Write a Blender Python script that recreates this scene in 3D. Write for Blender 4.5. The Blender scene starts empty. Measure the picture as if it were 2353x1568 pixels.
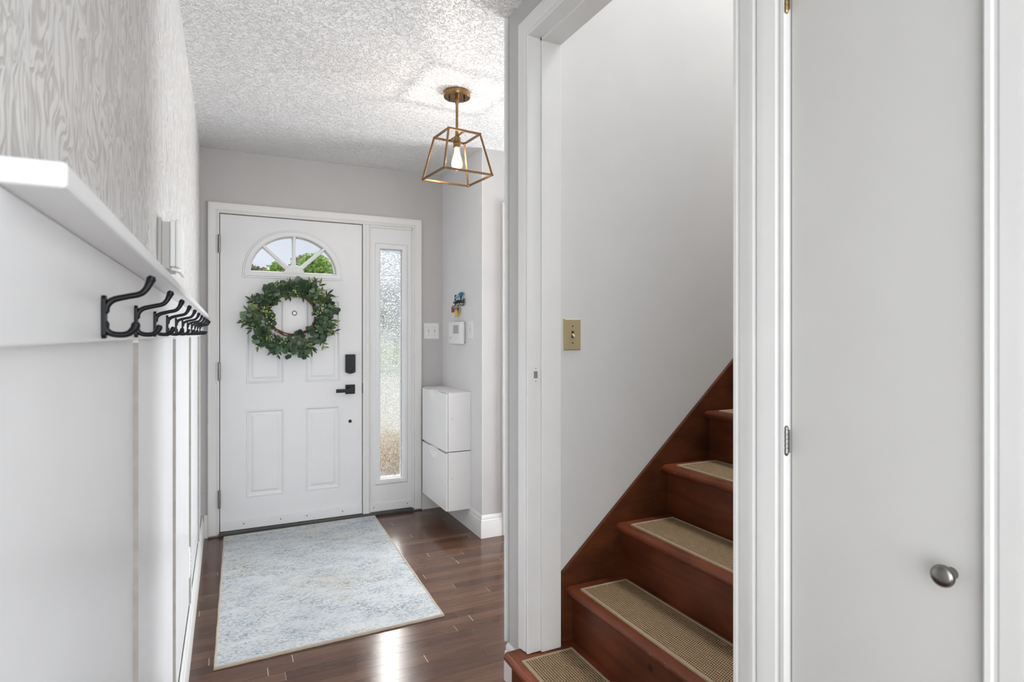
import bpy, bmesh, math, random
from mathutils import Vector, Matrix
random.seed(7)
SC = bpy.context.scene
COL = SC.collection
PI = math.pi

# ------------------------------------------------------------------ camera
CAMZ = 1.27
cd = bpy.data.cameras.new('camera'); cam = bpy.data.objects.new('camera', cd); COL.objects.link(cam)
cam.location = (0, 0, CAMZ); cam.rotation_euler = (PI/2, 0, -math.radians(25.9))
cd.sensor_width = 36; cd.lens = 1350/2353*36; cd.shift_y = -16/2353; cd.clip_start = 0.02
cd.dof.use_dof = True; cd.dof.focus_distance = 3.2; cd.dof.aperture_fstop = 9
SC.camera = cam
# ------------------------------------------------------------------ world, sun, exposure
SC.view_settings.view_transform = 'Standard'; SC.view_settings.look = 'None'
SC.view_settings.gamma = 1; SC.view_settings.use_curve_mapping = False
SC.view_settings.exposure = 0.64
W = bpy.data.worlds.new('sky'); SC.world = W; W.use_nodes = True
bg = W.node_tree.nodes['Background']
bg.inputs['Color'].default_value = (0.77, 0.83, 0.94, 1); bg.inputs['Strength'].default_value = 0.60
def light(name, kind, loc, energy, color=(1, 1, 1), rot=(0, 0, 0), size=1, size_y=None):
    l = bpy.data.lights.new(name, kind); o = bpy.data.objects.new(name, l); COL.objects.link(o)
    o.location = loc; o.rotation_euler = rot; l.energy = energy; l.color = color
    if kind == 'AREA':
        l.shape = 'RECTANGLE'; l.size = size; l.size_y = size_y or size
    elif kind == 'POINT':
        l.shadow_soft_size = size
    return o
sun = light('sun', 'SUN', (0, 9, 8), 5.0, (1, 0.98, 0.95), (math.radians(-59), 0, math.radians(-7)))
sun.data.angle = math.radians(22)   # hazy sun
R90 = math.radians(90)
light('back_fill_light', 'AREA', (0.39, -2.3, 1.30), 17, (0.94, 0.97, 1), (R90, 0, 0), 0.85, 1.9)  # added fill behind the camera, no window there
light('right_fill_light', 'AREA', (0.90, -1.25, 1.25), 12, (0.94, 0.97, 1), (R90, 0, R90), 1.9, 1.9)  # added fill on the right wall behind the camera, not a window
light('left_fill_light', 'AREA', (-0.12, -1.25, 1.25), 23, (0.94, 0.97, 1), (R90, 0, -R90), 1.9, 1.9)  # added fill on the left wall behind the camera, not a window
light('hall_fill_light', 'AREA', (3.5, 2.90, 1.00), 58, (0.94, 0.97, 1), (R90, 0, R90), 0.8, 1.6)  # added fill from the hall side, the end wall has no window
light('upstairs_lamp', 'AREA', (2.5, 1.33, 4.6), 41, (0.98, 0.985, 1), (0, 0, 0), 0.7)

# ------------------------------------------------------------------ helpers
def V(*a): return Vector(a)
def add_box(bm, x0, x1, y0, y1, z0, z1):
    vs = [bm.verts.new((x, y, z)) for z in (z0, z1) for y in (y0, y1) for x in (x0, x1)]
    for f in ((0, 2, 3, 1), (4, 5, 7, 6), (0, 1, 5, 4), (2, 6, 7, 3), (0, 4, 6, 2), (1, 3, 7, 5)):
        bm.faces.new([vs[i] for i in f])
def obj(name, bm, mat=None, parent=None, smooth=None, bevel=0, bseg=2):
    bmesh.ops.recalc_face_normals(bm, faces=bm.faces)
    if parent: bm.transform(parent_inv(parent))
    me = bpy.data.meshes.new(name); bm.to_mesh(me); bm.free()
    if mat: me.materials.append(mat)
    if smooth:
        me.shade_smooth(); me.set_sharp_from_angle(angle=math.radians(smooth))
    o = bpy.data.objects.new(name, me); COL.objects.link(o)
    if bevel:
        b = o.modifiers.new('bevel', 'BEVEL'); b.width = bevel; b.segments = bseg; b.limit_method = 'ANGLE'
        b.angle_limit = math.radians(40); b.harden_normals = False
    if parent: o.parent = parent
    return o
def parent_inv(p):
    m = Matrix.Identity(4); q = p
    chain = []
    while q: chain.append(q); q = q.parent
    for q in reversed(chain):
        m = m @ q.matrix_basis
    return m.inverted()
def tag(o, label=None, cat=None, group=None, kind=None):
    if label: o['label'] = label
    if cat: o['category'] = cat
    if group: o['group'] = group
    if kind: o['kind'] = kind
    return o
def empty(name, loc, label=None, cat=None, group=None, kind=None):
    o = bpy.data.objects.new(name, None); COL.objects.link(o); o.location = loc
    o.empty_display_size = 0.05
    return tag(o, label, cat, group, kind)
def struct(o): o['kind'] = 'structure'; return o
def box_obj(name, dims, mat, parent=None, bevel=0):
    bm = bmesh.new(); add_box(bm, *dims); return obj(name, bm, mat, parent, bevel=bevel)
class Fr:
    """local frame on a wall: s along, t up, n out of the wall"""
    def __init__(s, O, S, T, N): s.O, s.S, s.T, s.N = V(*O), V(*S), V(*T), V(*N)
    def p(s, a, b, h=0): return s.O + s.S*a + s.T*b + s.N*h
    def box(s, bm, a0, a1, b0, b1, h0, h1):
        vs = [bm.verts.new(s.p(a, b, h)) for h in (h0, h1) for b in (b0, b1) for a in (a0, a1)]
        for f in ((0, 2, 3, 1), (4, 5, 7, 6), (0, 1, 5, 4), (2, 6, 7, 3), (0, 4, 6, 2), (1, 3, 7, 5)):
            bm.faces.new([vs[i] for i in f])
def sweep(bm, fr, path, prof, closed=False, side=1):
    n = len(path); rings = []
    P = [Vector(p) for p in path]
    for i in range(n):
        a = P[i-1] if (i > 0 or closed) else None
        b = P[(i+1) % n] if (i < n-1 or closed) else None
        ta = (P[i]-a).normalized() if a is not None else (b-P[i]).normalized()
        tb = (b-P[i]).normalized() if b is not None else ta
        na = Vector((-ta.y, ta.x)); nb = Vector((-tb.y, tb.x))
        m = (na+nb); m.normalize(); c = max(0.3, m.dot(na)); m = m/c*side
        rings.append([bm.verts.new(fr.p(P[i].x+m.x*w, P[i].y+m.y*w, h)) for w, h in prof])
    k = len(prof)
    for i in range(n if closed else n-1):
        r0, r1 = rings[i], rings[(i+1) % n]
        for j in range(k):
            bm.faces.new((r0[j], r0[(j+1) % k], r1[(j+1) % k], r1[j]))
    if not closed:
        bm.faces.new(rings[0]); bm.faces.new(rings[-1])
def plate(bm, fr, outline, holes, h):
    """flat face with holes; returns loops of verts"""
    loops = []; edges = []
    for lp in [outline]+holes:
        vs = [bm.verts.new(fr.p(a, b, h)) for a, b in lp]
        es = [bm.edges.new((vs[i], vs[(i+1) % len(vs)])) for i in range(len(vs))]
        loops.append(vs); edges += es
    bmesh.ops.triangle_fill(bm, use_beauty=True, use_dissolve=False, edges=edges)
    return loops
def bridge(bm, l0, l1):
    n = len(l0)
    for i in range(n): bm.faces.new((l0[i], l0[(i+1) % n], l1[(i+1) % n], l1[i]))
def catmull(pts, sub=6):
    P = [Vector(p) for p in pts]; out = []
    for i in range(len(P)-1):
        p0 = P[max(0, i-1)]; p1 = P[i]; p2 = P[i+1]; p3 = P[min(len(P)-1, i+2)]
        for k in range(sub):
            t = k/sub
            out.append(0.5*((2*p1)+(-p0+p2)*t+(2*p0-5*p1+4*p2-p3)*t*t+(-p0+3*p1-3*p2+p3)*t**3))
    out.append(P[-1]); return out
def lerp_list(vals, m):
    out = []
    for i in range(m):
        f = i/(m-1)*(len(vals)-1); a = int(f); b = min(a+1, len(vals)-1); out.append(vals[a]*(1-(f-a))+vals[b]*(f-a))
    return out
def tube(bm, pts, rad, seg=10, flat=1.0):
    pts = [Vector(p) for p in pts]
    if not isinstance(rad, (list, tuple)): rad = [rad]*len(pts)
    if len(rad) != len(pts): rad = lerp_list(list(rad), len(pts))
    t0 = (pts[1]-pts[0]).normalized()
    up = Vector((0, 0, 1)) if abs(t0.z) < 0.9 else Vector((1, 0, 0))
    nrm = t0.cross(up).normalized(); rings = []
    def ring(c, t, r):
        nonlocal nrm
        nrm = (nrm - t*nrm.dot(t)).normalized(); b = t.cross(nrm)
        return [bm.verts.new(c+(nrm*math.cos(a)*flat+b*math.sin(a))*r) for a in [2*PI*i/seg for i in range(seg)]]
    n = len(pts)
    T = [((pts[min(i+1, n-1)]-pts[max(i-1, 0)]).normalized()) for i in range(n)]
    seq = [(pts[0]-T[0]*rad[0]*0.7, T[0], rad[0]*0.6)]+[(pts[i], T[i], rad[i]) for i in range(n)]+[(pts[-1]+T[-1]*rad[-1]*0.7, T[-1], rad[-1]*0.6)]
    for c, t, r in seq: rings.append(ring(c, t, r))
    for r0, r1 in zip(rings, rings[1:]):
        for i in range(seg): bm.faces.new((r0[i], r0[(i+1) % seg], r1[(i+1) % seg], r1[i]))
    bm.faces.new(rings[0]); bm.faces.new(rings[-1])
def lathe(bm, prof, origin, axis=(0, 0, 1), seg=32):
    """prof: list of (radius, dist along axis)"""
    ax = Vector(axis).normalized(); u = ax.orthogonal().normalized(); w = ax.cross(u); O = Vector(origin); rings = []
    for r, d in prof:
        if r < 1e-6: rings.append([bm.verts.new(O+ax*d)])
        else: rings.append([bm.verts.new(O+ax*d+(u*math.cos(a)+w*math.sin(a))*r) for a in [2*PI*i/seg for i in range(seg)]])
    for r0, r1 in zip(rings, rings[1:]):
        for i in range(seg):
            j = (i+1) % seg
            if len(r0) == 1 and len(r1) == 1: continue
            if len(r0) == 1: bm.faces.new((r0[0], r1[i], r1[j]))
            elif len(r1) == 1: bm.faces.new((r0[i], r0[j], r1[0]))
            else: bm.faces.new((r0[i], r0[j], r1[j], r1[i]))
    if len(rings[0]) > 1: bm.faces.new(rings[0])
    if len(rings[-1]) > 1: bm.faces.new(rings[-1])
def prism(bm, pts, off):
    """closed polygon of 3D pts extruded by vector off"""
    a = [bm.verts.new(p) for p in pts]; b = [bm.verts.new(Vector(p)+Vector(off)) for p in pts]
    bm.faces.new(a); bm.faces.new(b[::-1]); bridge(bm, a, b)
def ball(bm, c, r, sub=2, sc=(1, 1, 1)):
    m = Matrix.Translation(c) @ Matrix.Diagonal((sc[0], sc[1], sc[2], 1))
    bmesh.ops.create_icosphere(bm, subdivisions=sub, radius=r, matrix=m)

# ------------------------------------------------------------------ materials
def new_mat(name):
    m = bpy.data.materials.new(name); m.use_nodes = True
    nt = m.node_tree; return m, nt, nt.nodes['Principled BSDF']
def N(nt, t, **kw):
    n = nt.nodes.new(t)
    for k, v in kw.items(): setattr(n, k, v)
    return n
def L(nt, a, b): nt.links.new(a, b)
def ramp(nt, fac, stops, interp='LINEAR'):
    r = N(nt, 'ShaderNodeValToRGB'); r.color_ramp.interpolation = interp
    e = r.color_ramp.elements
    while len(e) < len(stops): e.new(0.5)
    for i, (p, c) in enumerate(stops):
        e[i].position = p; e[i].color = (*c, 1) if len(c) == 3 else c
    L(nt, fac, r.inputs['Fac']); return r.outputs['Color']
def coords(nt, scale=(1, 1, 1), rot=(0, 0, 0), loc=(0, 0, 0)):
    tc = N(nt, 'ShaderNodeTexCoord'); mp = N(nt, 'ShaderNodeMapping')
    mp.inputs['Scale'].default_value = scale; mp.inputs['Rotation'].default_value = rot; mp.inputs['Location'].default_value = loc
    L(nt, tc.outputs['Object'], mp.inputs['Vector']); return mp.outputs['Vector']
def noise(nt, vec, scale, detail=3, rough=0.5, dist=0):
    n = N(nt, 'ShaderNodeTexNoise'); n.inputs['Scale'].default_value = scale; n.inputs['Detail'].default_value = detail
    n.inputs['Roughness'].default_value = rough; n.inputs['Distortion'].default_value = dist
    L(nt, vec, n.inputs['Vector']); return n.outputs['Fac']
def bump(nt, b, h, strength, dist):
    n = N(nt, 'ShaderNodeBump'); n.inputs['Strength'].default_value = strength; n.inputs['Distance'].default_value = dist
    L(nt, h, n.inputs['Height']); L(nt, n.outputs['Normal'], b.inputs['Normal']); return n
def math_n(nt, op, a, b=None, c=None):
    n = N(nt, 'ShaderNodeMath', operation=op)
    for i, v in enumerate((a, b, c)):
        if v is None: continue
        if isinstance(v, (int, float)): n.inputs[i].default_value = v
        else: L(nt, v, n.inputs[i])
    return n.outputs[0]
def mix_rgb(nt, fac, a, b, mode='MIX'):
    n = N(nt, 'ShaderNodeMix', data_type='RGBA', blend_type=mode)
    for s, v in ((n.inputs[0], fac), (n.inputs[6], a), (n.inputs[7], b)):
        if isinstance(v, (int, float)): s.default_value = v
        elif isinstance(v, (tuple, list)): s.default_value = (*v, 1) if len(v) == 3 else v
        else: L(nt, v, s)
    return n.outputs[2]
def simple(name, col, rough=0.5, metal=0, coat=0, var=0.03, vscale=6, bmp=0, bscale=200, bdist=0.001, spec=0.5):
    m, nt, b = new_mat(name)
    vec = coords(nt)
    f = noise(nt, vec, vscale, 4)
    lo = tuple(max(0, c*(1-var)) for c in col); hi = tuple(min(1, c*(1+var)) for c in col)
    L(nt, ramp(nt, f, [(0.3, lo), (0.7, hi)]), b.inputs['Base Color'])
    b.inputs['Roughness'].default_value = rough; b.inputs['Metallic'].default_value = metal
    b.inputs['Coat Weight'].default_value = coat; b.inputs['Coat Roughness'].default_value = 0.15
    b.inputs['Specular IOR Level'].default_value = spec
    if bmp: bump(nt, b, noise(nt, vec, bscale, 3), bmp, bdist)
    return m
TRIM = simple('white_trim_paint', (0.80, 0.80, 0.785), 0.32, var=0.02, bmp=0.15, bscale=60)
DOORP = simple('white_door_paint', (0.84, 0.85, 0.86), 0.34, var=0.015, bmp=0.06, bscale=90)
PANELW = simple('white_panel_paint', (0.86, 0.87, 0.88), 0.30, var=0.02, bmp=0.10, bscale=14, bdist=0.004)
GREY = simple('grey_wall_paint', (0.56, 0.55, 0.545), 0.55, var=0.02, bmp=0.25, bscale=350)
GREY_LIT = simple('lit_grey_wall_paint', (0.80, 0.805, 0.815), 0.5, var=0.015, bmp=0.25, bscale=350)  # grey paint lightened to carry the light falling on the entry side wall
STAIRW = simple('stairwell_white_paint', (0.72, 0.72, 0.71), 0.5, var=0.015, bmp=0.2, bscale=300)
CABW = simple('white_plastic', (0.90, 0.90, 0.90), 0.3, var=0.01)
PLATEW = simple('white_cover_plastic', (0.85, 0.85, 0.84), 0.35, var=0.01)
BLACK = simple('matte_black_metal', (0.018, 0.019, 0.022), 0.38, 0.4, var=0.1)
BLACKH = simple('black_hook_enamel', (0.006, 0.007, 0.010), 0.3, 0.0, var=0.1, spec=0.3)
DARK = simple('dark_rubber', (0.012, 0.012, 0.012), 0.7, var=0.1)
STEEL = simple('brushed_steel', (0.27, 0.265, 0.26), 0.28, 1, var=0.06, vscale=40)
NICKEL = simple('satin_nickel', (0.24, 0.23, 0.215), 0.26, 1, var=0.05)
BRASSP = simple('brass_hinge', (0.42, 0.32, 0.17), 0.3, 1, var=0.08)
ALMOND = simple('almond_plastic', (0.42, 0.34, 0.19), 0.35, var=0.02)
ALMONDL = simple('ivory_plastic', (0.66, 0.58, 0.40), 0.3, var=0.02)
THRESH = simple('threshold_aluminium', (0.10, 0.105, 0.10), 0.5, 0.4, var=0.2)
LCD = simple('grey_lcd', (0.42, 0.44, 0.43), 0.15, var=0.03)
GREYP = simple('grey_print', (0.4, 0.42, 0.45), 0.5)
# antique brass with brushed look
def brass():
    m, nt, b = new_mat('antique_brass')
    v = coords(nt, (8, 8, 120))
    L(nt, ramp(nt, noise(nt, v, 5, 4), [(0.3, (0.20, 0.115, 0.055)), (0.7, (0.36, 0.215, 0.105))]), b.inputs['Base Color'])
    b.inputs['Metallic'].default_value = 1; b.inputs['Roughness'].default_value = 0.27
    return m
BRASS = brass()
def ceiling_mat():
    m, nt, b = new_mat('textured_ceiling_paint')
    v = coords(nt)
    b.inputs['Base Color'].default_value = (0.87, 0.87, 0.875, 1); b.inputs['Roughness'].default_value = 0.30
    n1 = noise(nt, v, 52, 4, 0.6, 0.8); n2 = noise(nt, v, 120, 2)
    k = ramp(nt, n1, [(0.46, (0, 0, 0)), (0.53, (1, 1, 1))])
    h = math_n(nt, 'ADD', k, math_n(nt, 'MULTIPLY', n2, 0.6))
    bump(nt, b, h, 0.85, 0.0050)
    return m
CEIL = ceiling_mat()
def wallpaper_mat():
    m, nt, b = new_mat('embossed_wallpaper')
    tc = N(nt, 'ShaderNodeTexCoord')
    nz = N(nt, 'ShaderNodeTexNoise'); nz.inputs['Scale'].default_value = 9; nz.inputs['Detail'].default_value = 2
    L(nt, tc.outputs['Object'], nz.inputs['Vector'])
    vm = N(nt, 'ShaderNodeVectorMath', operation='MULTIPLY_ADD')
    L(nt, nz.outputs['Color'], vm.inputs[0]); vm.inputs[1].default_value = (0, 0.10, 0.16); L(nt, tc.outputs['Object'], vm.inputs[2])
    mp = N(nt, 'ShaderNodeMapping'); mp.inputs['Scale'].default_value = (1, 1.0, 0.30); L(nt, vm.outputs[0], mp.inputs['Vector'])
    w = N(nt, 'ShaderNodeTexNoise'); w.inputs['Scale'].default_value = 34; w.inputs['Detail'].default_value = 1.5; w.inputs['Distortion'].default_value = 1.3
    L(nt, mp.outputs['Vector'], w.inputs['Vector'])
    s = math_n(nt, 'ABSOLUTE', math_n(nt, 'SUBTRACT', math_n(nt, 'FRACT', math_n(nt, 'MULTIPLY', w.outputs['Fac'], 5.0)), 0.5))
    k = ramp(nt, s, [(0.08, (0, 0, 0)), (0.36, (1, 1, 1))], 'EASE')
    c = mix_rgb(nt, k, (0.53, 0.515, 0.495), (0.75, 0.745, 0.735))
    L(nt, c, b.inputs['Base Color']); b.inputs['Roughness'].default_value = 0.42
    bump(nt, b, k, 0.5, 0.0015)
    return m
PAPER = wallpaper_mat()
def floor_mat():
    m, nt, b = new_mat('dark_maple_strip_floor')
    tc = N(nt, 'ShaderNodeTexCoord'); sp = N(nt, 'ShaderNodeSeparateXYZ'); L(nt, tc.outputs['Object'], sp.inputs[0])
    x, y = sp.outputs[0], sp.outputs[1]
    PW, PL = 0.0575, 0.75
    yr = math_n(nt, 'DIVIDE', math_n(nt, 'ADD', y, 20.01), PW); row = math_n(nt, 'FLOOR', yr); fy = math_n(nt, 'FRACT', yr)
    wn = N(nt, 'ShaderNodeTexWhiteNoise', noise_dimensions='1D'); L(nt, row, wn.inputs['W'])
    xo = math_n(nt, 'DIVIDE', math_n(nt, 'ADD', math_n(nt, 'ADD', x, 30), math_n(nt, 'MULTIPLY', wn.outputs['Value'], 7.3)), PL)
    ix = math_n(nt, 'FLOOR', xo); fx = math_n(nt, 'FRACT', xo)
    cb = N(nt, 'ShaderNodeCombineXYZ'); L(nt, row, cb.inputs[0]); L(nt, ix, cb.inputs[1])
    w2 = N(nt, 'ShaderNodeTexWhiteNoise', noise_dimensions='2D'); L(nt, cb.outputs[0], w2.inputs['Vector'])
    pid = w2.outputs['Value']
    # grain, offset per plank
    ad = N(nt, 'ShaderNodeVectorMath', operation='MULTIPLY_ADD'); L(nt, w2.outputs['Color'], ad.inputs[0]); ad.inputs[1].default_value = (5, 5, 5); L(nt, tc.outputs['Object'], ad.inputs[2])
    mp = N(nt, 'ShaderNodeMapping'); mp.inputs['Scale'].default_value = (1.2, 9, 1); L(nt, ad.outputs[0], mp.inputs['Vector'])
    g = noise(nt, mp.outputs['Vector'], 5, 5, 0.6, 0.5)
    base = ramp(nt, pid, [(0.0, (0.068, 0.029, 0.015)), (0.5, (0.098, 0.044, 0.024)), (1.0, (0.130, 0.064, 0.037))])
    gc = ramp(nt, g, [(0.25, (0.72, 0.70, 0.68)), (0.75, (1.2, 1.2, 1.2))])
    col = mix_rgb(nt, 1.0, base, gc, 'MULTIPLY')
    # seams
    ey = math_n(nt, 'MINIMUM', fy, math_n(nt, 'SUBTRACT', 1, fy))
    seam = math_n(nt, 'LESS_THAN', ey, 0.017)
    ex = math_n(nt, 'MINIMUM', fx, math_n(nt, 'SUBTRACT', 1, fx))
    gap = math_n(nt, 'LESS_THAN', ex, 0.0016)
    chip = math_n(nt, 'MULTIPLY', gap, math_n(nt, 'GREATER_THAN', pid, 0.45))
    col = mix_rgb(nt, math_n(nt, 'MULTIPLY', seam, 0.65), col, (0.03, 0.014, 0.01))
    col = mix_rgb(nt, gap, col, (0.02, 0.01, 0.008))
    col = mix_rgb(nt, chip, col, (0.50, 0.44, 0.38))
    # fine scratches and specks
    sv = coords(nt, (3, 60, 1), (0, 0, 0.9)); sn = noise(nt, sv, 6, 1)
    sc = math_n(nt, 'GREATER_THAN', sn, 0.80)
    vo = N(nt, 'ShaderNodeTexVoronoi', feature='F1'); vo.inputs['Scale'].default_value = 9; L(nt, tc.outputs['Object'], vo.inputs['Vector'])
    spk = math_n(nt, 'LESS_THAN', vo.outputs['Distance'], 0.022)
    col = mix_rgb(nt, math_n(nt, 'MULTIPLY', math_n(nt, 'MAXIMUM', sc, spk), 0.5), col, (0.55, 0.5, 0.45))
    L(nt, col, b.inputs['Base Color'])
    rg = noise(nt, coords(nt), 3.5, 4)
    L(nt, math_n(nt, 'ADD', math_n(nt, 'MULTIPLY', rg, 0.12), 0.13), b.inputs['Roughness'])
    b.inputs['Specular IOR Level'].default_value = 0.5
    h = math_n(nt, 'SUBTRACT', math_n(nt, 'MULTIPLY', noise(nt, coords(nt, (1, 6, 1)), 4, 2), 0.6), math_n(nt, 'MAXIMUM', seam, gap))
    bump(nt, b, h, 0.25, 0.0015)
    return m
FLOOR = floor_mat()
def stair_mat(name, lo, hi, rough=0.3, wear=False):
    m, nt, b = new_mat(name)
    v = coords(nt, (3, 1, 8))
    g = noise(nt, v, 3.2, 5, 0.6, 0.6)
    col = ramp(nt, g, [(0.25, lo), (0.75, hi)])
    big = noise(nt, coords(nt), 5, 2)
    col = mix_rgb(nt, 1.0, col, ramp(nt, big, [(0.3, (0.6, 0.6, 0.6)), (0.7, (1.25, 1.25, 1.25))]), 'MULTIPLY')
    if wear:
        wv = noise(nt, coords(nt, (1, 1, 6)), 22, 3)
        col = mix_rgb(nt, ramp(nt, wv, [(0.70, (0, 0, 0)), (0.76, (0.8, 0.8, 0.8))]), col, (0.50, 0.25, 0.13))
    else:   # knots
        vo = N(nt, 'ShaderNodeTexVoronoi', feature='F1'); vo.inputs['Scale'].default_value = 3.6; L(nt, coords(nt, (1, 1, 0.8)), vo.inputs['Vector'])
        col = mix_rgb(nt, ramp(nt, vo.outputs['Distance'], [(0.022, (1, 1, 1)), (0.05, (0, 0, 0))]), col, (0.008, 0.003, 0.002))
    L(nt, col, b.inputs['Base Color']); b.inputs['Roughness'].default_value = rough
    b.inputs['Coat Weight'].default_value = 0.06; b.inputs['Coat Roughness'].default_value = 0.2; b.inputs['Specular IOR Level'].default_value = 0.25
    bump(nt, b, g, 0.12, 0.002)
    return m
TREADW = stair_mat('red_stained_tread', (0.115, 0.027, 0.011), (0.22, 0.060, 0.025), 0.32, True)
RISERW = stair_mat('red_stained_riser', (0.075, 0.018, 0.007), (0.15, 0.040, 0.015), 0.40)
STRINGW = stair_mat('red_stained_stringer', (0.06, 0.018, 0.007), (0.125, 0.036, 0.013), 0.45)
def mat_weave():
    m, nt, b = new_mat('woven_sisal')
    tc = N(nt, 'ShaderNodeTexCoord'); sp = N(nt, 'ShaderNodeSeparateXYZ'); L(nt, tc.outputs['Object'], sp.inputs[0])
    nz = noise(nt, tc.outputs['Object'], 60, 2)
    P = 0.0085
    u = math_n(nt, 'ADD', math_n(nt, 'DIVIDE', sp.outputs[0], P), math_n(nt, 'MULTIPLY', nz, 0.5))
    v = math_n(nt, 'ADD', math_n(nt, 'DIVIDE', sp.outputs[1], P*0.8), math_n(nt, 'MULTIPLY', nz, 0.5))
    row = math_n(nt, 'FLOOR', u)
    v2 = math_n(nt, 'ADD', v, math_n(nt, 'MULTIPLY', math_n(nt, 'MODULO', row, 2), 0.5))
    a = math_n(nt, 'SINE', math_n(nt, 'MULTIPLY', math_n(nt, 'FRACT', u), PI))
    c = math_n(nt, 'SINE', math_n(nt, 'MULTIPLY', math_n(nt, 'FRACT', v2), PI))
    h = math_n(nt, 'POWER', math_n(nt, 'MULTIPLY', a, c), 0.5)
    st = noise(nt, coords(nt, (30, 2, 1)), 14, 3)
    hi = ramp(nt, st, [(0.3, (0.39, 0.25, 0.12)), (0.7, (0.63, 0.44, 0.24))])
    col = mix_rgb(nt, ramp(nt, h, [(0.45, (0, 0, 0)), (0.80, (1, 1, 1))]), (0.035, 0.019, 0.008), hi)
    L(nt, col, b.inputs['Base Color']); b.inputs['Roughness'].default_value = 0.75
    bump(nt, b, h, 0.9, 0.003)
    return m
WEAVE = mat_weave()
BIND = simple('beige_binding_tape', (0.34, 0.255, 0.165), 0.7, var=0.08, vscale=60, bmp=0.5, bscale=500)
def rug_mat():
    m, nt, b = new_mat('faded_blue_rug_pile')
    tc = N(nt, 'ShaderNodeTexCoord'); sp = N(nt, 'ShaderNodeSeparateXYZ'); L(nt, tc.outputs['Object'], sp.inputs[0])
    x, y = sp.outputs[0], sp.outputs[1]   # rug local, centred
    ob = tc.outputs['Object']
    base = ramp(nt, noise(nt, ob, 2.3, 3), [(0.3, (0.57, 0.60, 0.615)), (0.5, (0.69, 0.715, 0.725)), (0.72, (0.63, 0.61, 0.54))])
    # blue patches, streaked
    bl = noise(nt, coords(nt, (1, 2.0, 1), (0, 0, .25)), 5.5, 8, 0.78, 0.3)
    fine = noise(nt, coords(nt, (1, 2.0, 1), (0, 0, .15)), 70, 3, 0.8)
    f1 = math_n(nt, 'MULTIPLY', ramp(nt, bl, [(0.40, (0.12, 0.12, 0.12)), (0.60, (1, 1, 1))]), ramp(nt, fine, [(0.44, (0, 0, 0)), (0.56, (1, 1, 1))]))
    # ornamental border bands (left and far sides strongest)
    ex = math_n(nt, 'SUBTRACT', 0.46, math_n(nt, 'ABSOLUTE', x)); ey = math_n(nt, 'SUBTRACT', 0.785, math_n(nt, 'ABSOLUTE', y))
    d = math_n(nt, 'MINIMUM', ex, ey)
    band = ramp(nt, d, [(0.0, (0.2, 0.2, 0.2)), (0.012, (0.7, 0.7, 0.7)), (0.055, (0.9, 0.9, 0.9)), (0.060, (0.1, 0.1, 0.1)), (0.066, (0.1, 0.1, 0.1)), (0.070, (0.8, 0.8, 0.8)), (0.102, (0.8, 0.8, 0.8)), (0.110, (0.0, 0.0, 0.0))])
    orn = N(nt, 'ShaderNodeTexVoronoi', feature='F1', distance='MANHATTAN'); orn.inputs['Scale'].default_value = 34; L(nt, ob, orn.inputs['Vector'])
    om = ramp(nt, orn.outputs['Distance'], [(0.25, (1, 1, 1)), (0.42, (0, 0, 0))])
    fade = ramp(nt, noise(nt, ob, 3.1, 3), [(0.30, (0.25, 0.25, 0.25)), (0.55, (1, 1, 1))])
    side = ramp(nt, math_n(nt, 'ADD', x, 0.5), [(0.12, (1, 1, 1)), (0.5, (0.25, 0.25, 0.25))])
    f2 = math_n(nt, 'MULTIPLY', math_n(nt, 'MULTIPLY', band, math_n(nt, 'MULTIPLY', om, fade)), side)
    f2 = math_n(nt, 'MULTIPLY', f2, ramp(nt, fine, [(0.35, (0.2, 0.2, 0.2)), (0.55, (1, 1, 1))]))
    blue = ramp(nt, noise(nt, ob, 7, 2), [(0.35, (0.13, 0.17, 0.20)), (0.65, (0.12, 0.21, 0.30))])
    col = mix_rgb(nt, math_n(nt, 'MULTIPLY', f1, 0.85), base, blue)
    col = mix_rgb(nt, math_n(nt, 'MULTIPLY', f2, 1.0), col, blue)
    # worn grey-brown spots
    sp2 = ramp(nt, noise(nt, coords(nt, (1.0, 2.4, 1), (0, 0, 0.2), (3, 1, 0)), 6, 3), [(0.66, (0, 0, 0)), (0.74, (0.6, 0.6, 0.6))])
    col = mix_rgb(nt, math_n(nt, 'MULTIPLY', sp2, ramp(nt, fine, [(0.4, (0, 0, 0)), (0.6, (1, 1, 1))])), col, (0.22, 0.24, 0.24))
    L(nt, col, b.inputs['Base Color']); b.inputs['Roughness'].default_value = 0.95
    b.inputs['Sheen Weight'].default_value = 0.3; b.inputs['Specular IOR Level'].default_value = 0.1
    pile = noise(nt, ob, 260, 3, 0.7)
    bump(nt, b, math_n(nt, 'ADD', pile, math_n(nt, 'MULTIPLY', fine, 0.8)), 0.8, 0.004)
    return m
RUG = rug_mat()
RUGB = simple('cream_rug_binding', (0.52, 0.44, 0.36), 0.8, var=0.06, vscale=50)
def glass_clear():
    m = bpy.data.materials.new('clear_pane_glass'); m.use_nodes = True; nt = m.node_tree; nt.nodes.clear()
    o = N(nt, 'ShaderNodeOutputMaterial'); t = N(nt, 'ShaderNodeBsdfTransparent'); g = N(nt, 'ShaderNodeBsdfGlossy')
    g.inputs['Roughness'].default_value = 0.02; f = N(nt, 'ShaderNodeFresnel'); f.inputs['IOR'].default_value = 1.35
    mx = N(nt, 'ShaderNodeMixShader'); L(nt, f.outputs[0], mx.inputs[0]); L(nt, t.outputs[0], mx.inputs[1]); L(nt, g.outputs[0], mx.inputs[2])
    L(nt, mx.outputs[0], o.inputs['Surface']); return m
GLASS = glass_clear()
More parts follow.
